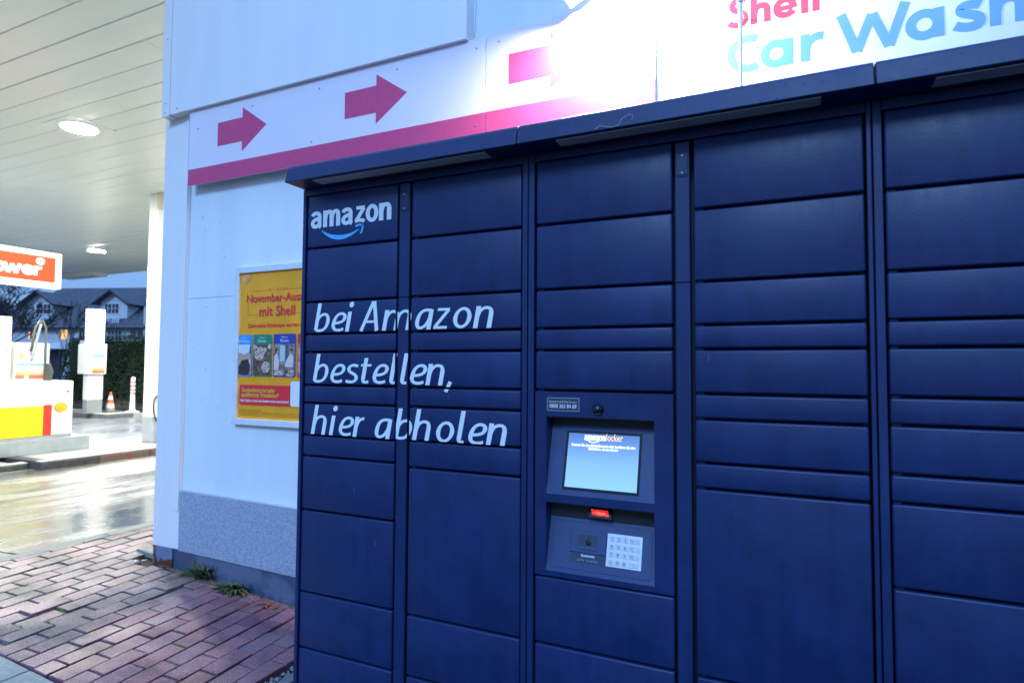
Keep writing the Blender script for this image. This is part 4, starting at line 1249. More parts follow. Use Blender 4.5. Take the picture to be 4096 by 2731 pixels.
# ================================================================== CANOPY
ZC = 2.93
canopy = thing('station_canopy', 'white plank-lined petrol station canopy over the pumps', 'canopy', (-14, 6, ZC))
def soffit_mat():
    m = bpy.data.materials.new('soffit_white')
    N, L, P = nodes_of(m)
    P.inputs['Base Color'].default_value = (.79, .84, .79, 1)
    P.inputs['Roughness'].default_value = .30
    P.inputs['Specular IOR Level'].default_value = .55
    geo = N.new('ShaderNodeNewGeometry')
    mp = N.new('ShaderNodeMapping'); mp.inputs['Scale'].default_value = (.35, 1.6, 1)
    L.new(geo.outputs['Position'], mp.inputs[0])
    t = N.new('ShaderNodeTexNoise'); t.inputs['Scale'].default_value = 1.6; t.inputs['Detail'].default_value = 1.5
    L.new(mp.outputs[0], t.inputs['Vector'])
    b = N.new('ShaderNodeBump'); b.inputs['Strength'].default_value = .6; b.inputs['Distance'].default_value = .05
    L.new(t.outputs[0], b.inputs['Height']); L.new(b.outputs[0], P.inputs['Normal'])
    return m
SOFF = soffit_mat()
pitch_ = .2975
y = 11.72
row = 0
while y > .9:
    y0 = y - pitch_
    cuts = [-3.75, -5.25 - (row % 3) * 1.6, -12.2 - (row % 4) * 1.1, -22.5 - (row % 2), -30]
    for a, b_ in zip(cuts[:-1], cuts[1:]):
        tl = random.gauss(0, .0015)
        pr = [(0, y0 + .0025, ZC + .008), (0, y0 + .010, ZC + tl), (0, (y + y0) / 2, ZC - .002), (0, y - .010, ZC - tl), (0, y - .0025, ZC + .008), (0, y - .0025, ZC + .03), (0, y0 + .0025, ZC + .03)]
        mb = MB().prism([(b_ + .002, p[1], p[2]) for p in pr], (a - b_ - .004, 0, 0))
        put('ceiling_plank', mb, SOFF, canopy)
    y = y0
    row += 1
box('deck', (-30, -3.75, .8, 11.75, ZC + .032, ZC + .06), DARK_METAL, canopy)
WHITE_P = mat('white_enamel', (.74, .76, .76), .35, var=.03, vs=3)
box('edge_fascia', (-30, -3.75, 11.752, 11.86, ZC - .03, ZC + .85), WHITE_P, canopy, bevel=.004)
box('edge_fascia', (-30, -3.75, .69, .798, ZC - .03, ZC + .85), WHITE_P, canopy, bevel=.004)
box('edge_fascia', (-30.11, -30.002, .69, 11.86, ZC - .03, ZC + .85), WHITE_P, canopy, bevel=.004)
box('drip_box', (-21.5, -19.6, 11.3, 11.75, ZC - .12, ZC - .002), WHITE_P, canopy, bevel=.01)
# downlights
LED = mat('led_lens', (1, 1, 1), .4, emit=(1.0, .985, .86), es=480)
def ceil_lamp(x, y, label, group=None):
    t = thing('canopy_lamp', label, 'lamp', (x, y, ZC - .03), group)
    put('mounting_plate', MB().box(x - .29, x + .29, y - .27, y + .27, ZC - .008, ZC - .003), SOFF, t, bevel=.001)
    put('rim', MB().lathe([(.20, -.008), (.20, -.016), (.192, -.020), (.188, -.012)], (x, y, ZC), 32), WHITE_P, t)
    lens_ = MB().disc((x, y, ZC - .021), (1, 0, 0), (0, -1, 0), .186, 32)
    put('lens', lens_, LED, t, fix=False)
    return t
ceil_lamp(-7.9, 4.34, 'bright round downlight in the canopy ceiling ahead of the column', 'canopy downlights')
ceil_lamp(-16.0, 9.3, 'small far downlight in the canopy ceiling near its edge', 'canopy downlights')
for x, y in ((-12.0, 4.34), (-16.0, 4.34), (-7.9, 9.3), (-12.0, 9.3)):
    ceil_lamp(x, y, 'round canopy downlight further along the canopy, hidden by the shop wall', 'canopy downlights')

# column
ZI = -1.28
colm = thing('canopy_column', 'white square canopy column with grey base on the pump island', 'column', (-9.75, 6.66, ZI))
CX0, CX1, CYa, CYb = -9.92, -9.62, 6.60, 6.90
put('shaft', MB().box(CX0, CX1, CYa, CYb, ZI + .42, ZC), WHITE_P, colm, bevel=.012)
put('downpipe', MB().box(CX1 - .02, CX1 + .035, CYa - .055, CYa + .03, ZI + .42, ZC - .25), mat('pipe_white', (.66, .68, .68), .4), colm, bevel=.01)
put('pipe_collar', MB().box(CX1 - .01, CX1 + .045, CYa - .065, CYa + .03, ZC - .3, ZC - .03), mat('collar_cream', (.55, .52, .42), .5), colm, bevel=.006)
put('base', MB().box(CX0 - .006, CX1 + .006, CYa - .006, CYb + .006, ZI, ZI + .42), mat('column_grey', (.30, .33, .35), .5, var=.1, vs=6), colm, bevel=.012)
hs = MB()
hs.tube([(-9.57, 6.66, -.50), (-9.565, 6.60, -.50), (-9.56, 6.55, -.56), (-9.56, 6.535, -.66), (-9.56, 6.55, -.78), (-9.56, 6.59, -.90), (-9.57, 6.66, -.98)], .010, 8)
tag(put('hanging_hose', hs, mat('rubber', (.012, .012, .013), .5)), 'thin black hose looping against the white column', 'hose')

# ================================================================== PUMP ISLAND
def island_kerbs(name, x0, x1, y0, y1, ztop, red_from=None):
    isl = put(name, MB().box(x0 + .15, x1 - .15, y0 + .15, y1 - .15, -1.5, ztop - .002), mat('island_concrete', (.30, .31, .29), .5, var=.15, vs=8, rvar=.2), kind='structure')
    DKK = mat('kerb_dark', (.05, .052, .055), .6, var=.3, vs=14, bump=.4, bs=50)
    REDK = mat('kerb_red', (.20, .050, .038), .7, col2=(.13, .10, .08), vs=7, thr=(.44, .58), bump=.4, bs=50)
    TOPK = mat('kerb_top', (.34, .34, .32), .6, var=.15, vs=20)
    y = y0
    k = 0
    while y < y1 - .05:
        l_ = min(.75, y1 - y)
        red = red_from is not None and y >= red_from
        put('kerb_stone', MB().box(x1 - .15, x1, y + .004, y + l_ - .004, -1.5, ztop - .022), REDK if red else DKK, isl, bevel=.012)
        put('kerb_top_stone', MB().box(x1 - .148, x1 - .004, y + .005, y + l_ - .005, ztop - .021, ztop + random.uniform(-.002, .002)), TOPK, isl, bevel=.006)
        y += l_
        k += 1
    x = x0
    while x < x1 - .2:
        l_ = min(.75, x1 - .155 - x)
        put('kerb_stone', MB().box(x + .004, x + l_ - .004, y0, y0 + .148, -1.5, ztop), DKK, isl, bevel=.012)
        x += l_
    return isl
island_kerbs('pump_island', -10.9, -9.05, 4.66, 12.5, ZI, red_from=5.35)
island_kerbs('step_island', -10.9, -9.33, 1.0, 4.655, ZI - .03)

# fuel pump, long side along Y, face towards +X
XP = -9.98
pump = thing('fuel_pump', 'white fuel pump with yellow panel, red stripe and shell emblem', 'fuel pump', (XP - .3, 4.7, ZI))
ENAM = mat('pump_white', (.78, .79, .77), .3)
YELL = mat('pump_yellow', (.80, .62, .008), .35)
PRD = mat('pump_red', (.60, .035, .02), .35)
STEEL = mat('pump_steel', (.42, .46, .47), .35, metal=.5, var=.1, vs=5)
PY1 = -XP / 1.800          # right-hand end of the pump
PY0 = PY1 - 1.75
put('plinth', MB().box(XP - .62, XP + .10, PY0 - .1, PY1 + .20, ZI, ZI + .20), STEEL, pump, bevel=.006)
put('plinth_step', MB().box(XP - .6, XP + .02, PY0 - .05, PY1 - .02, ZI + .20, ZI + .235), STEEL, pump, bevel=.004)
put('cabinet', MB().box(XP - .58, XP, PY0, PY1, -1.045, -.235), ENAM, pump, bevel=.022, seg=3)
def yz(y0, y1, z0, z1, x):
    return MB().box(x, x + .004, y0, y1, z0, z1)
yr = -XP / 1.9415
put('yellow_panel', yz(PY0 + .02, yr - .001, -1.035, -.600, XP - .001), YELL, pump)
put('red_stripe', yz(yr + .001, yr + .112, -1.035, -.585, XP - .001), PRD, pump)
to_y = lambda x: (lambda a, c: (x, a, c))
put('emblem', MB().poly(scallop(-XP / 1.8583, -.640, .088, to_y(XP + .004))), PRD, pump)
emb = put('emblem', MB().poly(scallop(-XP / 1.8583, -.640, .080, to_y(XP + .007))), mat('emblem_yellow', (.80, .50, .01), .35), pump)
rays = MB()
for k in range(7):
    a = R(10 + 160 * k / 6)
    c0 = (-XP / 1.8583, -.700)
    d_ = (math.cos(a) * .11, math.sin(a) * .13)
    for q in ribbon([(c0[0] + d_[0] * .2, c0[1] + d_[1] * .2), (c0[0] + d_[0], c0[1] + d_[1])], .004):
        rays.add([(XP + .0095, p[0], p[1]) for p in q], [(0, 1, 2, 3)])
put('emblem_ray', rays, PRD, pump, fix=False)
put('lock', MB().tube([(XP - .001, -XP / 1.826, -.395), (XP + .006, -XP / 1.826, -.395)], .016, 12), DARK_METAL, pump)
# display head and card head
hb0, hb1 = -XP * 1.03 / 2.1, -XP * 1.03 / 1.9205
XH = XP * 1.03
head = put('display_head', MB().box(XH - .35, XH, hb0, hb1, -.234, .330), ENAM, pump, bevel=.016, seg=3)
put('readout_frame', yz(hb0 + .055, hb1 - .075, .075, .275, XH - .001), mat('readout_edge', (.10, .12, .14), .4), head)
put('readout', yz(hb0 + .062, hb1 - .082, .082, .268, XH + .0005), mat('readout_lcd', (.70, .72, .70), .3), head)
put('readout_slot', yz(hb0 + .16, hb0 + .23, .215, .24, XH + .002), mat('slot_grey', (.25, .27, .26), .4), head)
put('grade_sticker', yz(hb0 + .07, hb0 + .11, .10, .155, XH + .002), YELL, head)
def ad_mat(name, stops, z0, z1):
    m = bpy.data.materials.new(name)
    N, L, P = nodes_of(m)
    geo = N.new('ShaderNodeNewGeometry'); s_ = N.new('ShaderNodeSeparateXYZ'); L.new(geo.outputs['Position'], s_.inputs[0])
    t = N.new('ShaderNodeTexNoise'); t.inputs['Scale'].default_value = 9; L.new(geo.outputs['Position'], t.inputs['Vector'])
    mr = N.new('ShaderNodeMapRange'); mr.inputs['From Min'].default_value = z0 + HC; mr.inputs['From Max'].default_value = z1 + HC
    L.new(s_.outputs['Z'], mr.inputs['Value'])
    ad = N.new('ShaderNodeMath'); ad.operation = 'MULTIPLY_ADD'; ad.inputs[1].default_value = .10
    L.new(t.outputs[0], ad.inputs[0]); L.new(mr.outputs[0], ad.inputs[2])
    rp = N.new('ShaderNodeValToRGB')
    e = rp.color_ramp.elements
    e[0].position = stops[0][0]; e[0].color = (*stops[0][1], 1)
    e[1].position = stops[-1][0]; e[1].color = (*stops[-1][1], 1)
    for p, c in stops[1:-1]:
        e.new(p).color = (*c, 1)
    L.new(ad.outputs[0], rp.inputs[0]); L.new(rp.outputs[0], P.inputs['Base Color'])
    P.inputs['Roughness'].default_value = .4
    return m
AD1 = ad_mat('pump_advert_print', [(.05, (.60, .10, .06)), (.28, (.62, .16, .10)), (.31, (.66, .42, .12)), (.55, (.66, .55, .38)), (.95, (.35, .58, .62))], -.205, .035)
adv = put('advert', yz(hb0 + .015, hb1 - .03, -.205, .035, XH - .0005), AD1, head)
mir = lambda x, z, k: (XH + .0055, x, z)
put('advert_lettering', font_text(MB(), 'Einfach geschenkt!', hb0 + .035, -.005, .040, mir, .36, 'LEFT', .0008), mat('advert_blue', (.10, .25, .38), .5), head, fix=False)
ab = MB()
ab.box(XH + .003, XH + .005, hb0 + .27, hb0 + .30, -.13, -.03).box(XH + .003, XH + .005, hb0 + .31, hb0 + .34, -.13, -.05)
put('advert_bottle', ab, mat('advert_white', (.72, .74, .72), .4), head)
put('advert_code', yz(hb0 + .13, hb0 + .18, -.20, -.155, XH + .002), mat('advert_cream', (.72, .68, .60), .4), head)
side0 = -XP * 1.03 / 2.1235
main = put('display_head', MB().box(XH - .40, XH + .02, PY0 + .05, side0, -.234, .700), ENAM, pump, bevel=.016, seg=3)
put('readout_frame', yz(side0 - .62, side0 - .055, .20, .62, XH + .019), MATS['readout_edge'], main)
put('readout', yz(side0 - .61, side0 - .066, .21, .61, XH + .0205), MATS['readout_lcd'], main)
put('readout_text', font_text(MB(), '0.00 EUR', side0 - .40, .5, .09, lambda x, z, k: (XH + .026, x, z), .30), mat('lcd_ink', (.18, .2, .2), .5), main, fix=False)
put('marker_dot', MB().tube([(XH + .019, side0 - .03, .50), (XH + .024, side0 - .03, .50)], .012, 10), CBLUE, main)
gr_ = MB()
for k in range(9):
    gr_.box(XH + .019, XH + .022, side0 - .16 + k * .016, side0 - .16 + k * .016 + .008, -.12, -.04)
put('speaker_grille', gr_, MATS['slot_grey'], main)
# hose arch and nozzle
HO = mat('hose_grey', (.10, .115, .115), .45)
hy = -XP / 1.905
put('hose', MB().tube([(XP - .25, hy + .03, -.23), (XP - .25, hy + .03, .30), (XP - .25, hy + .02, .56), (XP - .25, hy - .02, .655), (XP - .25, hy - .06, .66), (XP - .25, hy - .11, .58), (XP - .25, hy - .14, .40), (XP - .25, hy - .16, .20)], .017, 8), HO, pump, smooth=True)
put('nozzle_rod', MB().tube([(XP - .22, hy - .155, .15), (XP - .22, hy - .06, .62)], .018, 8), mat('rod_steel', (.45, .47, .45), .35, metal=.4), pump)
nz_ = MB().tube([(XP - .22, hy + .05, -.23), (XP - .22, hy + .07, -.10), (XP - .20, hy + .05, .02)], [.05, .06, .03], 10)
put('nozzle', nz_, mat('nozzle_dark', (.06, .065, .06), .5), pump)

# brand sign above the pump
sg = thing('brand_sign', 'orange sign with white rim and white lettering ending in ower above the pump', 'sign', (XP, 4.4, 1.10))
SX = -9.98
sy0, sy1 = -SX / 1.878 - 1.95, -SX / 1.878
z0s, z1s = 1.143, 1.677
put('case', MB().box(SX - .16, SX, sy0, sy1, z0s, z1s), mat('sign_rim', (.78, .79, .78), .3, emit=(1, 1, .97), es=.28), sg, bevel=.012, seg=3)
put('face', yz(sy0 + .085, sy1 - .088, z0s + .085, z1s - .075, SX - .001), mat('sign_orange', (.58, .045, .012), .35, emit=(1, .10, .02), es=.10), sg)
lt = MB()
tf = lambda x, z, k: (SX + .0045 + k, x, z)
wx = sy1 - .088
stroke_text(lt, FUT, [('o', wx - .80 + .015), ('w', wx - .66), ('e', wx - .435), ('r', wx - .285)], z0s + .165, .138, tf, weight=.33, sx=1.12, step=.0004)
stroke_text(lt, FUT, [('V', wx - 1.32), ('-', wx - 1.15), ('P', wx - 1.05 + .09)], z0s + .165, .138, tf, weight=.33, sx=1.05, step=.0004)
for q in ribbon(arc(wx - .205, z1s - .155, .040, .034, 0, 360, 28), .036):
    lt.add([tf(p[0], p[1], .003) for p in q], [(0, 1, 2, 3)])
put('lettering', lt, mat('sign_white', (.8, .8, .8), .4, emit=(1, 1, 1), es=.28), sg, fix=False)
for yy in (sy0 + .25, sy0 + .75):
    put('post', MB().box(SX - .13, SX - .05, yy, yy + .08, .70, z0s), ALU, sg, bevel=.004)

# ================================================================== FAR ISLAND: air station, cone, bollard
FIZ = -1.28
fk = put('far_kerb', MB().box(-24, -10, 10.56, 10.80, -1.5, -1.30), mat('island_concrete', (.3, .3, .3), .5), kind='structure')
x = -24
while x < -10:
    put('kerb_stone', MB().box(x + .005, x + .995, 10.52, 10.72, -1.5, FIZ + random.uniform(-.004, .004)), mat('kerb_pale', (.33, .35, .36), .55, var=.2, vs=10, rnd=.1), fk, bevel=.012)
    x += 1.0
fi = put('air_island', MB().box(-17.75, -16.2, 9.86, 10.515, -1.5, FIZ - .02), mat('kerb_dark2', (.12, .13, .135), .6, var=.3, vs=9), kind='structure')
put('island_slab', MB().box(-17.74, -16.21, 9.87, 10.51, FIZ - .0195, FIZ + .004), MATS['island_concrete'], fi, bevel=.006)
air = thing('air_station', 'white tyre air station tower with a small colourful advert', 'air station', (-16.95, 10.0, FIZ))
AXF = -16.85
ya, yb = 16.85 / 1.7376, 16.85 / 1.669
put('tower', MB().box(AXF - .22, AXF, ya, yb, FIZ + .36, 1.505), ENAM, air, bevel=.02)
put('foot', MB().box(AXF - .215, AXF - .004, ya + .004, yb - .006, FIZ, FIZ + .362), mat('air_grey', (.24, .26, .27), .5), air, bevel=.01)
yc, yd_ = 16.75 / 1.7482, 16.75 / 1.657
bx_ = put('display_box', MB().box(AXF - .30, AXF + .10, yc + .10, yd_, -.24, .575), ENAM, air, bevel=.025, seg=3)
put('side_box', MB().box(AXF - .28, AXF + .05, yc, yc + .098, -.23, .55), mat('air_side', (.60, .63, .62), .4), air, bevel=.02)
AD2 = ad_mat('air_advert_print', [(.05, (.55, .06, .05)), (.22, (.66, .33, .10)), (.45, (.66, .62, .48)), (.95, (.22, .50, .66))], -.20, .31)
put('advert', yz(yc + .15, yd_ - .06, -.20, .31, AXF + .099), AD2, bx_)
put('advert_bottle', MB().box(AXF + .103, AXF + .106, yc + .27, yc + .31, -.08, .18).box(AXF + .103, AXF + .106, yc + .34, yc + .37, -.08, .16), MATS['advert_white'], bx_)
put('heading', font_text(MB(), 'Reifen und', yc + .17, .46, .055, lambda x, z, k: (AXF + .104, x, z), .26, 'LEFT', .0015), mat('heading_ink', (.12, .14, .15), .5), bx_, fix=False)
put('heading', font_text(MB(), 'Druck', yc + .17, .40, .055, lambda x, z, k: (AXF + .104, x, z), .12, 'LEFT', .0015), MATS['heading_ink'], bx_, fix=False)

CONEO = mat('cone_orange', (.62, .13, .05), .5, var=.1, vs=12)
CONEW = mat('cone_white', (.70, .69, .64), .5, var=.1, vs=12)
cx_, cyy = -17.05, 10.42
cone = thing('traffic_cone', 'small orange and white striped traffic cone beside the air station', 'traffic cone', (cx_, cyy, FIZ))
put('base', MB().box(cx_ - .16, cx_ + .16, cyy - .16, cyy + .16, FIZ + .005, FIZ + .035), mat('cone_base', (.10, .085, .08), .7), cone, bevel=.01)
rad = lambda h_: .125 - .10 * h_ / .52
hts = [0, .09, .20, .31, .41, .52]
for k in range(5):
    put('band', MB().lathe([(rad(hts[k]), hts[k]), (rad(hts[k + 1]), hts[k + 1])], (cx_, cyy, FIZ + .033), 20), (mat('cone_dirty', (.26, .20, .16), .7), CONEW, CONEO, CONEW, CONEO)[k], cone)
bxx, byy = -16.42, 10.63
bol = thing('striped_bollard', 'white flexible bollard with thin red rings on the far kerb', 'bollard', (bxx, byy, FIZ))
BW_ = mat('bollard_white', (.78, .78, .78), .4)
put('post', MB().lathe([(.17, 0), (.17, .025), (.075, .04), (.068, .09), (.057, .50), (.057, .90), (.045, .95), (.018, .965)], (bxx, byy, FIZ + .004), 24), BW_, bol, smooth=True)
for z in (.50, .60, .705, .81):
    put('red_ring', MB().lathe([(.0585, 0), (.0585, .034)], (bxx, byy, FIZ + z), 24), mat('ring_red', (.40, .006, .006), .4), bol)
wb = thing('white_board', 'white rounded board with small blue print behind the air station', 'sign', (-21.2, 12.0, -1.4))
BX_ = -21.2
wy0, wy1 = -BX_ / 1.7785, -BX_ / 1.69
put('board', MB().box(BX_ - .05, BX_, wy0, wy1, .16, .82), mat('board_white', (.60, .64, .70), .4), wb, bevel=.02)
put('post', MB().tube([(BX_ - .03, (wy0 + wy1) / 2, -1.42), (BX_ - .03, (wy0 + wy1) / 2, .2)], .03, 8), ALU, wb)
put('lettering', font_text(MB(), 'Car', wy0 + .12, .26, .17, lambda x, z, k: (BX_ + .004, x, z), None, 'LEFT', .004), CBLUE, wb, fix=False)
put('lettering', font_text(MB(), 'Shell', wy0 + .12, .40, .10, lambda x, z, k: (BX_ + .004, x, z), None, 'LEFT', .002), MATS['slot_grey'], wb, fix=False)

# ================================================================== PLANTING, HEDGE, TREES, HOUSE
SOIL = mat('soil', (.035, .030, .022), .95, var=.4, vs=3, bump=.8, bs=14, bdist=.03)
put('planting_bed', MB().add([(-60, 10.9, -1.36), (-9, 10.9, -1.36), (-9, 14.6, -1.30), (-60, 14.6, -1.30)], [(0, 1, 2, 3)]), SOIL, kind='structure')
put('bed_edging', MB().box(-60, -9, 10.83, 10.92, -1.5, -1.17), mat('timber_dark', (.035, .032, .03), .8), kind='structure')
PATH = mat('wet_path', (.30, .33, .38), .25, var=.2, vs=.8, rvar=.15)
put('path', MB().add([(-60, 14.9, -1.415), (-25.8, 14.9, -1.415), (-25.8, 22, -1.415), (-60, 22, -1.415)], [(0, 1, 2, 3)]), PATH, kind='structure')

def leaf_cloud(mb, n, sampler, size, flat_=0.3):
    for k in range(n):
        p, nrm = sampler()
        u = Vector((random.gauss(0, 1), random.gauss(0, 1), random.gauss(0, 1))).normalized()
        w_ = u.cross(nrm)
        if w_.length < .1:
            continue
        w_.normalize()
        u = (w_.cross(nrm) + nrm * random.uniform(-.5, .9)).normalized()
        s_ = size * random.uniform(.5, 1.3)
        mb.add([p - w_ * s_ * .35, p + u * s_, p + w_ * s_ * .35, p - u * s_ * .4], [(0, 1, 2, 3)])
HEDGE = mat('hedge_leaf', (.022, .045, .020), .7, col2=(.045, .085, .030), vs=2.4, thr=(.35, .68), rnd=0)
hx0, hx1, hy0, hy1, hz0, hz1 = -26.0, -12.5, 13.9, 15.3, -1.38, 1.06
hedge = thing('hedge', 'tall dark green clipped conifer hedge behind the forecourt', 'hedge', ((hx0 + hx1) / 2, 14.6, hz0))
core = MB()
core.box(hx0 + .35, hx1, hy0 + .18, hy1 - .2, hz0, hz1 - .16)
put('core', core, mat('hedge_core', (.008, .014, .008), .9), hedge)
hm = MB()
def hs_():
    r_ = random.random()
    bl = lambda x, z: .13 * math.sin(x * 1.9 + 1.1) * math.sin(z * 2.3 + x) + .07 * math.sin(x * 5.1) * math.cos(z * 4.4)
    if r_ < .72:
        x = hx0 + (hx1 - hx0) * random.random() ** 1.3
        z = random.uniform(hz0, hz1)
        e = max(0, .9 - (x - hx0)) ** 2 * .8
        return Vector((x, hy0 + e + bl(x, z) + random.uniform(-.05, .12), z - e * .3)), Vector((0, -1, .25))
    if r_ < .9:
        x = random.uniform(hx0 + .2, hx1)
        e = max(0, 1.2 - (x - hx0)) ** 2 * .7
        return Vector((x, random.uniform(hy0, hy1), hz1 - e + .10 * math.sin(x * 2.1) + .06 * math.sin(x * 6.3) + random.uniform(-.1, .06))), Vector((0, -.3, 1))
    z = random.uniform(hz0, hz1 - .5)
    return Vector((hx0 + .18 + abs(z) * .1 + random.uniform(-.1, .2), random.uniform(hy0, hy1), z)), Vector((-1, -.4, .2))
leaf_cloud(hm, 26000, hs_, .075)
put('foliage', hm, HEDGE, hedge, fix=False)
# low shrub clumps in front of the hedge
SHR_M = mat('shrub_leaf', (.05, .055, .03), .8, var=.4, vs=5)
for k, (x, y, r_, lb) in enumerate(((-19.5, 12.2, .35, 'low brown green shrub in the bed beside the cone'), (-22.3, 12.0, .5, 'ragged low shrub in the bed behind the fuel pump'), (-24.5, 16.5, .9, 'round green bush at the left end of the hedge'))):
    t = thing('shrub', lb, 'shrub', (x, y, -1.36))
    mb = MB()
    def ss():
        d_ = Vector((random.gauss(0, 1), random.gauss(0, 1), abs(random.gauss(0, 1)))).normalized()
        q = random.uniform(.5, 1) * r_
        return Vector((x, y, -1.38)) + Vector((d_.x * q * 1.3, d_.y * q, d_.z * q * .8)), d_
    leaf_cloud(mb, 900, ss, .07)
    put('foliage', mb, SHR_M if k < 2 else HEDGE, t, fix=False)
    tw = MB()
    for q in range(14):
        d_ = Vector((random.gauss(0, .5), random.gauss(0, .4), 1)).normalized()
        tw.tube([(x, y, -1.38), tuple(Vector((x, y, -1.38)) + d_ * r_ * 1.2)], [.012, .004], 4)
    put('twigs', tw, mat('bark', (.045, .036, .03), .9), t)

BARK = MATS['bark']
def bare_tree(label, base, h_, spread, levels, seed, r0=.10, lean=(0, 0), rmin=.022):
    rnd = random.Random(seed)
    t = thing('bare_tree', label, 'tree', base)
    trunk, crown, twig = MB(), MB(), MB()
    def grow(p, d_, l_, r_, lev):
        n = 4
        pts = [p]
        rr = [r_]
        for i in range(n):
            d_ = (d_ + Vector((rnd.gauss(0, .13), rnd.gauss(0, .13), rnd.gauss(.03, .08)))).normalized()
            pts.append(pts[-1] + d_ * l_ / n)
            rr.append(max(rmin, r_ * (1 - .45 * (i + 1) / n)))
        (trunk if lev == levels else (crown if lev > 1 else twig)).tube(pts, rr, 6 if lev >= levels - 1 else (4 if lev > 1 else 3), cap=False)
        if lev == 0:
            return
        kids = 3 if lev == levels else rnd.choice((3, 4, 4))
        for k in range(kids + (2 if lev == levels else 0)):
            i = rnd.choice((2, 3, 4)) if k else 4
            a = rnd.uniform(0, 6.28)
            o_ = Vector((math.cos(a), math.sin(a), rnd.uniform(.1, .6))).normalized()
            nd = (d_ * rnd.uniform(.5, 1.0) + o_ * spread).normalized()
            grow(pts[i], nd, l_ * rnd.uniform(.55, .78), rr[i] * rnd.uniform(.5, .7), lev - 1)
    grow(Vector(base), Vector((lean[0], lean[1], 1)).normalized(), h_ * .34, r0, levels)
    put('trunk', trunk, BARK, t, fix=False)
    put('crown', crown, BARK, t, fix=False)
    put('twigs', twig, BARK, t, fix=False)
    return t
bare_tree('leafless spreading tree below the orange sign, left of the house', (-50, 22.9, -1.6), 9.2, .85, 5, 5, .14)
bare_tree('leafless slim tree in front of the lit house window', (-45.5, 24.4, -1.6), 8.6, .32, 3, 9, .10)
bare_tree('small leafless tree before the white house wall', (-38.5, 21.7, -1.6), 5.0, .5, 3, 3, .05)
bare_tree('leafless tree half hidden behind the fuel pump', (-58, 26.4, -1.6), 11.5, .95, 5, 21, .18)

# house, built in its own directions: s along the front, off = depth behind the front
K = 1.5
hu_ = Vector((.949, .316, 0)); hn_ = Vector((.316, -.949, 0)); HP = Vector((-49.4, 29.3, 0)) * K
def H(s, off, z):
    p = HP + hu_ * s * K - hn_ * off * K
    return (p.x, p.y, z * K)
GZ = -1.6 / K
house = thing('house', 'white two storey house with dark tiled roof and two gabled dormers', 'house', H(1, 5, GZ))
HWALL = mat('house_white', (.50, .51, .54), .85, var=.08, vs=.4)
ROOF = mat('roof_tiles', (.075, .075, .09), .75, var=.25, vs=2.0)
WOOD = mat('dark_wood', (.035, .030, .028), .8)
def hbox(mb, s0, s1, o0, o1, z0, z1):
    pts = [H(s0, o0, z0), H(s1, o0, z0), H(s1, o1, z0), H(s0, o1, z0)]
    return mb.prism(pts, (0, 0, (z1 - z0) * K))
S0, S1 = -8.0, 12.0
put('wall', hbox(MB(), S0, S1, 0, 10, GZ, 3.25), HWALL, house)
gw = MB()
for s in (S0 + .01, S1 - .01):
    gw.prism([H(s, 0.2, 3.2), H(s, 9.8, 3.2), H(s, 5, 6.6)], tuple(hu_ * .05))
put('gable_wall', gw, HWALL, house)
def slab(mb, pts, th=.10):
    a, b2, c = Vector(pts[0]), Vector(pts[1]), Vector(pts[2])
    n_ = (b2 - a).cross(c - a).normalized()
    if n_.z < 0: n_ = -n_
    return mb.prism(pts, tuple(-n_ * th * K))
rf = MB()
slab(rf, [H(S0 - .5, -.55, 2.98), H(S1 + .5, -.55, 2.98), H(S1 + .5, 5, 6.85), H(S0 - .5, 5, 6.85)])
slab(rf, [H(S0 - .5, 10.55, 2.98), H(S1 + .5, 10.55, 2.98), H(S1 + .5, 5, 6.85), H(S0 - .5, 5, 6.85)])
roof = put('roof', rf, ROOF, house)
tl = MB()
for k in range(1, 26):
    f_ = k / 26
    o_ = -.55 + 5.55 * f_; z_ = 2.98 + 3.87 * f_
    hbox(tl, S0 - .5, S1 + .5, o_, o_ + .05, z_ - .02, z_ + .035)
put('tile_course', tl, ROOF, roof)
hbx = hbox(MB(), 4.6, 5.2, 4.5, 5.2, 6.3, 7.4)
put('chimney', hbx, mat('chimney_brick', (.20, .10, .08), .9), roof)
GL = mat('dark_glass', (.010, .014, .022), .08, spec=.8)
WIN = mat('window_frame_white', (.66, .67, .70), .5)
LIT = mat('lit_window', (.5, .3, .1), .5, emit=(1.0, .48, .14), es=.42)
LIT2 = mat('curtain_dark', (.03, .022, .02), .6, emit=(1.0, .45, .12), es=.02)
def window(s0, s1, z0, z1, off, lit=None, bars=True, parent=house):
    w_ = put('window', hbox(MB(), s0 - .06, s1 + .06, off - .03, off + .02, z0 - .06, z1 + .06), WIN, parent)
    half = (s0 + s1) / 2
    for a, b2 in ((s0, half - .03), (half + .03, s1)):
        put('pane', hbox(MB(), a, b2, off - .042, off - .031, z0, z1), lit or GL, w_)
        if bars:
            mm = (z0 + z1) / 2
            put('glazing_bar', hbox(MB(), a, b2, off - .05, off - .043, mm - .015, mm + .015), WIN, w_)
            put('glazing_bar', hbox(MB(), (a + b2) / 2 - .015, (a + b2) / 2 + .015, off - .051, off - .044, z0, z1), WIN, w_)
    return w_
window(-3.47, -2.90, 2.06, 2.82, 0, LIT, bars=False)
wl_ = window(-6.27, -5.68, 2.08, 2.80, 0, LIT2, bars=False)
fl = MB()
rnd = random.Random(4)
for k in range(12):
    s = -6.24 + .045 * rnd.randrange(0, 3) + (.36 if k % 2 else 0) ; z = 2.12 + .05 * k
    p = H(s, -.06, z)
    fl.lathe([(.02, -.03), (.045, 0), (.02, .03)], p, 6)
put('fairy_light', fl, mat('fairy_glow', (1, .6, .2), .5, emit=(1, .55, .18), es=1.6), wl_)
window(-4.75, -3.9, 1.95, 2.85, .12, mat('lit_dim', (.06, .03, .02), .6, emit=(1, .4, .1), es=.05), bars=False)
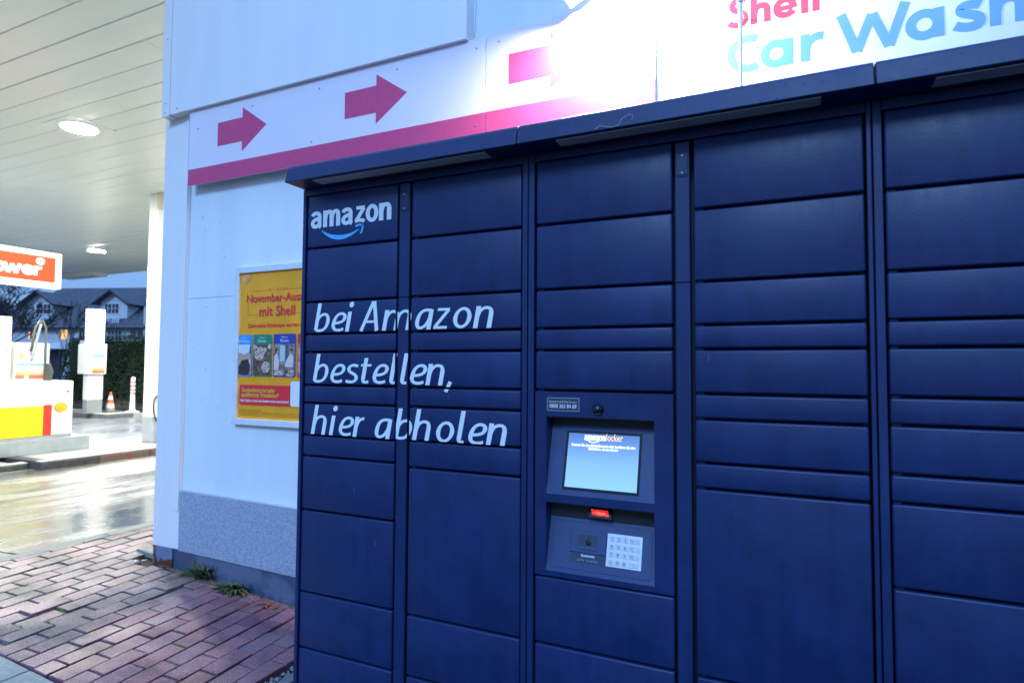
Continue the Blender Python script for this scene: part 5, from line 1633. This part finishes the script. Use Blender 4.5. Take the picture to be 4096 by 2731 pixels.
window(-1.90, -1.33, 2.08, 2.80, 0, bars=False)
window(.60, 1.76, 2.0, 2.82, 0, bars=True)
window(2.5, 3.6, 2.1, 2.9, 0, bars=False)
window(-3.2, -2.9, .62, .95, 0, bars=False)
# dormers
def dormer(s0, s1, zb, ze, za, win, parent):
    off = .55
    d_ = put('dormer_wall', hbox(MB(), s0, s1, off, 5.0, zb, ze).prism([H(s0, off, ze - .01), H(s1, off, ze - .01), H((s0 + s1) / 2, off, za - .12)], tuple(-hn_ * 4.5 * K)), HWALL, parent)
    sc_ = (s0 + s1) / 2
    hw_ = (s1 - s0) / 2 + .42
    zel = ze - .42 * (za - ze) / ((s1 - s0) / 2) * .8
    rr = MB()
    slab(rr, [H(sc_ - hw_, off - .55, zel), H(sc_, off - .55, za), H(sc_, 4.9, za), H(sc_ - hw_, 4.9, zel)], .08)
    slab(rr, [H(sc_ + hw_, off - .55, zel), H(sc_, off - .55, za), H(sc_, 4.9, za), H(sc_ + hw_, 4.9, zel)], .08)
    put('dormer_roof', rr, ROOF, parent)
    bd = MB()
    for sg_ in (-1, 1):
        bd.prism([H(sc_ + sg_ * hw_, off - .56, zel - .13), H(sc_, off - .56, za - .12), H(sc_, off - .56, za + .01), H(sc_ + sg_ * hw_, off - .56, zel + .01)], tuple(-hn_ * .05 * K))
    put('barge_board', bd, WOOD, parent)
    window(*win, off)
    # balcony rail
    bal = put('balcony', hbox(MB(), s0 + .25, s1 - .25, off - .55, off, zb + .10, zb + .22).add([], []), WIN, parent)
    rail = hbox(MB(), s0 + .25, s1 - .25, off - .56, off - .50, zb + .72, zb + .80)
    put('rail', rail, WIN, bal)
    n_ = 11
    for k in range(n_):
        s = s0 + .30 + (s1 - s0 - .6) * k / (n_ - 1)
        put('baluster', hbox(MB(), s - .04, s + .04, off - .55, off - .51, zb + .22, zb + .72), WIN, bal)
dormer(-.62, 1.72, 3.0, 5.15, 6.02, (-.22, .98, 4.18, 4.93), house)
dormer(-7.15, -4.82, 3.0, 5.15, 6.02, (-6.3, -5.02, 4.18, 4.93), house)
# veranda post and lower parts
vp = MB()
hbox(vp, -4.5, -2.7, -.9, 0, 1.20, 1.28)
put('veranda_roof', vp, WOOD, house)
for s in (-4.4, -3.6, -2.8):
    put('veranda_post', hbox(MB(), s - .05, s + .05, -.85, -.75, GZ, 1.2), WOOD, house)
put('veranda_rail', hbox(MB(), -4.5, -2.7, -.88, -.82, 1.3, 1.75), WIN, house)
put('dark_recess', hbox(MB(), -4.6, -3.3, -.012, 0.0, GZ, 1.18), mat('recess_dark', (.02, .025, .03), .5), house)
put('downpipe', hbox(MB(), 3.75, 3.87, -.2, -.08, GZ, 4.6), ALU, house)
# neighbouring house roofline further left, partly behind the trees
nh = thing('far_house', 'dim white house far behind the bare trees', 'house', H(-24, 12, GZ))
put('wall', hbox(MB(), -30, -17, 8, 18, GZ, 3.2), HWALL, nh)
rr = MB()
slab(rr, [H(-30.5, 7.4, 3.0), H(-16.5, 7.4, 3.0), H(-16.5, 13, 6.3), H(-30.5, 13, 6.3)])
slab(rr, [H(-30.5, 18.6, 3.0), H(-16.5, 18.6, 3.0), H(-16.5, 13, 6.3), H(-30.5, 13, 6.3)])
put('roof', rr, ROOF, nh)
for s in (-27, -24, -21):
    window(s, s + 1, 1.6, 2.6, 8, bars=False, parent=nh)

# ================================================================== SMALL THINGS ON THE PAVEMENT
WEED = mat('weed_leaf', (.040, .085, .030), .6, var=.35, vs=25)
WEED_D = mat('weed_dry', (.16, .085, .03), .8)
def weed(x, y, label, n, h_, lie, seed):
    rnd = random.Random(seed)
    z0 = zp(x) - .005
    t = thing('weed', label, 'plant', (x, y, z0))
    mb, dryb = MB(), MB()
    for k in range(n):
        a = rnd.uniform(0, 6.28)
        d_ = Vector((math.cos(a), math.sin(a) * .5 - .18, 0))
        l_ = h_ * rnd.uniform(.5, 1.25)
        w_ = rnd.uniform(.003, .007) * (1.6 if lie > .7 else 1)
        side = Vector((-d_.y, d_.x, 0)).normalized() * w_
        p = Vector((x + rnd.gauss(0, .02), y + rnd.gauss(0, .008), z0))
        up = 1 - lie * rnd.uniform(.6, 1.1)
        pts = [p]
        for i in range(1, 5):
            f_ = i / 4
            pts.append(p + d_ * l_ * f_ * (1 - up * .6) + Vector((0, 0, l_ * (up * f_ - .45 * f_ * f_ * (1 - up) + .25 * f_ * (1 - f_)) + .004)))
        ws = [.7, 1, .9, .6, .05]
        vs = []
        for q, w2 in zip(pts, ws):
            q = Vector((q.x, min(q.y, WALL_Y - .02), max(q.z, zp(q.x) + .003)))
            vs += [q - side * w2, q + side * w2]
        (mb if rnd.random() > .16 else dryb).add(vs, [(2 * i, 2 * i + 1, 2 * i + 3, 2 * i + 2) for i in range(4)])
    put('leaves', mb, WEED, t, fix=False)
    if dryb.v:
        put('dry_leaves', dryb, WEED_D, t, fix=False)
weed(-3.20, 2.525, 'green grassy weed with upright blades at the shop plinth', 110, .17, .50, 2)
weed(-2.905, 2.50, 'low leafy weed hugging the shop plinth closer to the lockers', 130, .13, .72, 6)
weed(-3.33, 2.52, 'sparse thin grass blades at the corner of the plinth', 10, .10, .95, 8)
# soil gathered along the wall foot
sl = MB()
rnd = random.Random(3)
for k in range(900):
    x = rnd.uniform(-3.6, -1.9)
    y = WALL_Y - .012 - abs(rnd.gauss(0, .022)) - (.018 if x > -2.9 else .01)
    if y > WALL_Y - .014: y = WALL_Y - .014
    r_ = rnd.uniform(.003, .010)
    z0 = zp(x) - .006
    vs = [(x + r_ * math.cos(R(a * 72 + rnd.uniform(-20, 20))), y + r_ * math.sin(R(a * 72)), z0) for a in range(5)] + [(x, y, z0 + r_ * rnd.uniform(.5, 1.1))]
    sl.add(vs, [(i, (i + 1) % 5, 5) for i in range(5)])
so = put('wall_foot_soil', sl, mat('brown_soil', (.085, .06, .04), .95, col2=(.16, .12, .08), vs=18), kind='stuff')
so['label'] = 'brown soil and grit gathered along the foot of the shop wall'
so['category'] = 'soil'
dl = MB()
for k in range(9):
    x, y = -2.60 + rnd.gauss(0, .03), 2.462 + rnd.gauss(0, .010)
    a = rnd.uniform(0, 3.14)
    d_ = Vector((math.cos(a), math.sin(a), 0)) * rnd.uniform(.015, .03); e_ = Vector((-d_.y, d_.x, 0)) * .35
    p = Vector((x, y, zp(x) + .006))
    dl.add([p - d_, p - e_ + Vector((0, 0, .006)), p + d_ + Vector((0, 0, .004)), p + e_ + Vector((0, 0, .008))], [(0, 1, 2, 3)])
tag(put('dry_leaves', dl, mat('dry_leaf', (.26, .085, .03), .8), fix=False), 'rust brown dead leaves on the bricks by the plinth', 'leaves')
bt = MB()
for k, (x, y, a) in enumerate(((-3.755, 2.492, .3), (-3.722, 2.518, 1.0), (-3.738, 2.475, .1))):
    d_ = Vector((math.cos(a), math.sin(a), 0)) * .016
    p = Vector((x, y, zp(x) + .007))
    c = thing('cigarette_butt', ('white cigarette butt lying at the rusty wall corner', 'orange tipped cigarette butt closest to the rusty wall corner', 'short pale cigarette butt on the brick edge at the corner')[k], 'cigarette butt', tuple(p), 'cigarette butts at the wall corner')
    put('paper', MB().tube([p - d_, p + d_ * .2], .0042, 8), mat('butt_white', (.72, .70, .66), .8), c)
    put('filter', MB().tube([p + d_ * .21, p + d_], .0042, 8), mat('butt_filter', (.60, .34, .12) if k != 0 else (.60, .34, .12), .8), c)
lf = MB()
p = Vector((-3.88, 1.95, zp(-3.88) + .004))
lf.add([p + Vector((-.02, -.01, 0)), p + Vector((0, -.012, .004)), p + Vector((.022, .006, .002)), p + Vector((.004, .012, .006))], [(0, 1, 2, 3)])
tag(put('fallen_leaf', lf, mat('pale_leaf', (.32, .24, .16), .8), fix=False), 'single pale fallen leaf on the bricks near the kerb', 'leaf')
# small drain channel end at the building corner
tag(put('drain_stone', MB().prism([(-3.93, 2.60, zp(-3.93) - .02), (-3.72, 2.60, zp(-3.72) - .02), (-3.72, 2.60, zp(-3.72) + .018), (-3.93, 2.60, zp(-3.93) + .018)], (0, .09, 0)), KERB, bevel=.006), 'short grey kerb stone butting against the building corner', 'kerb stone')
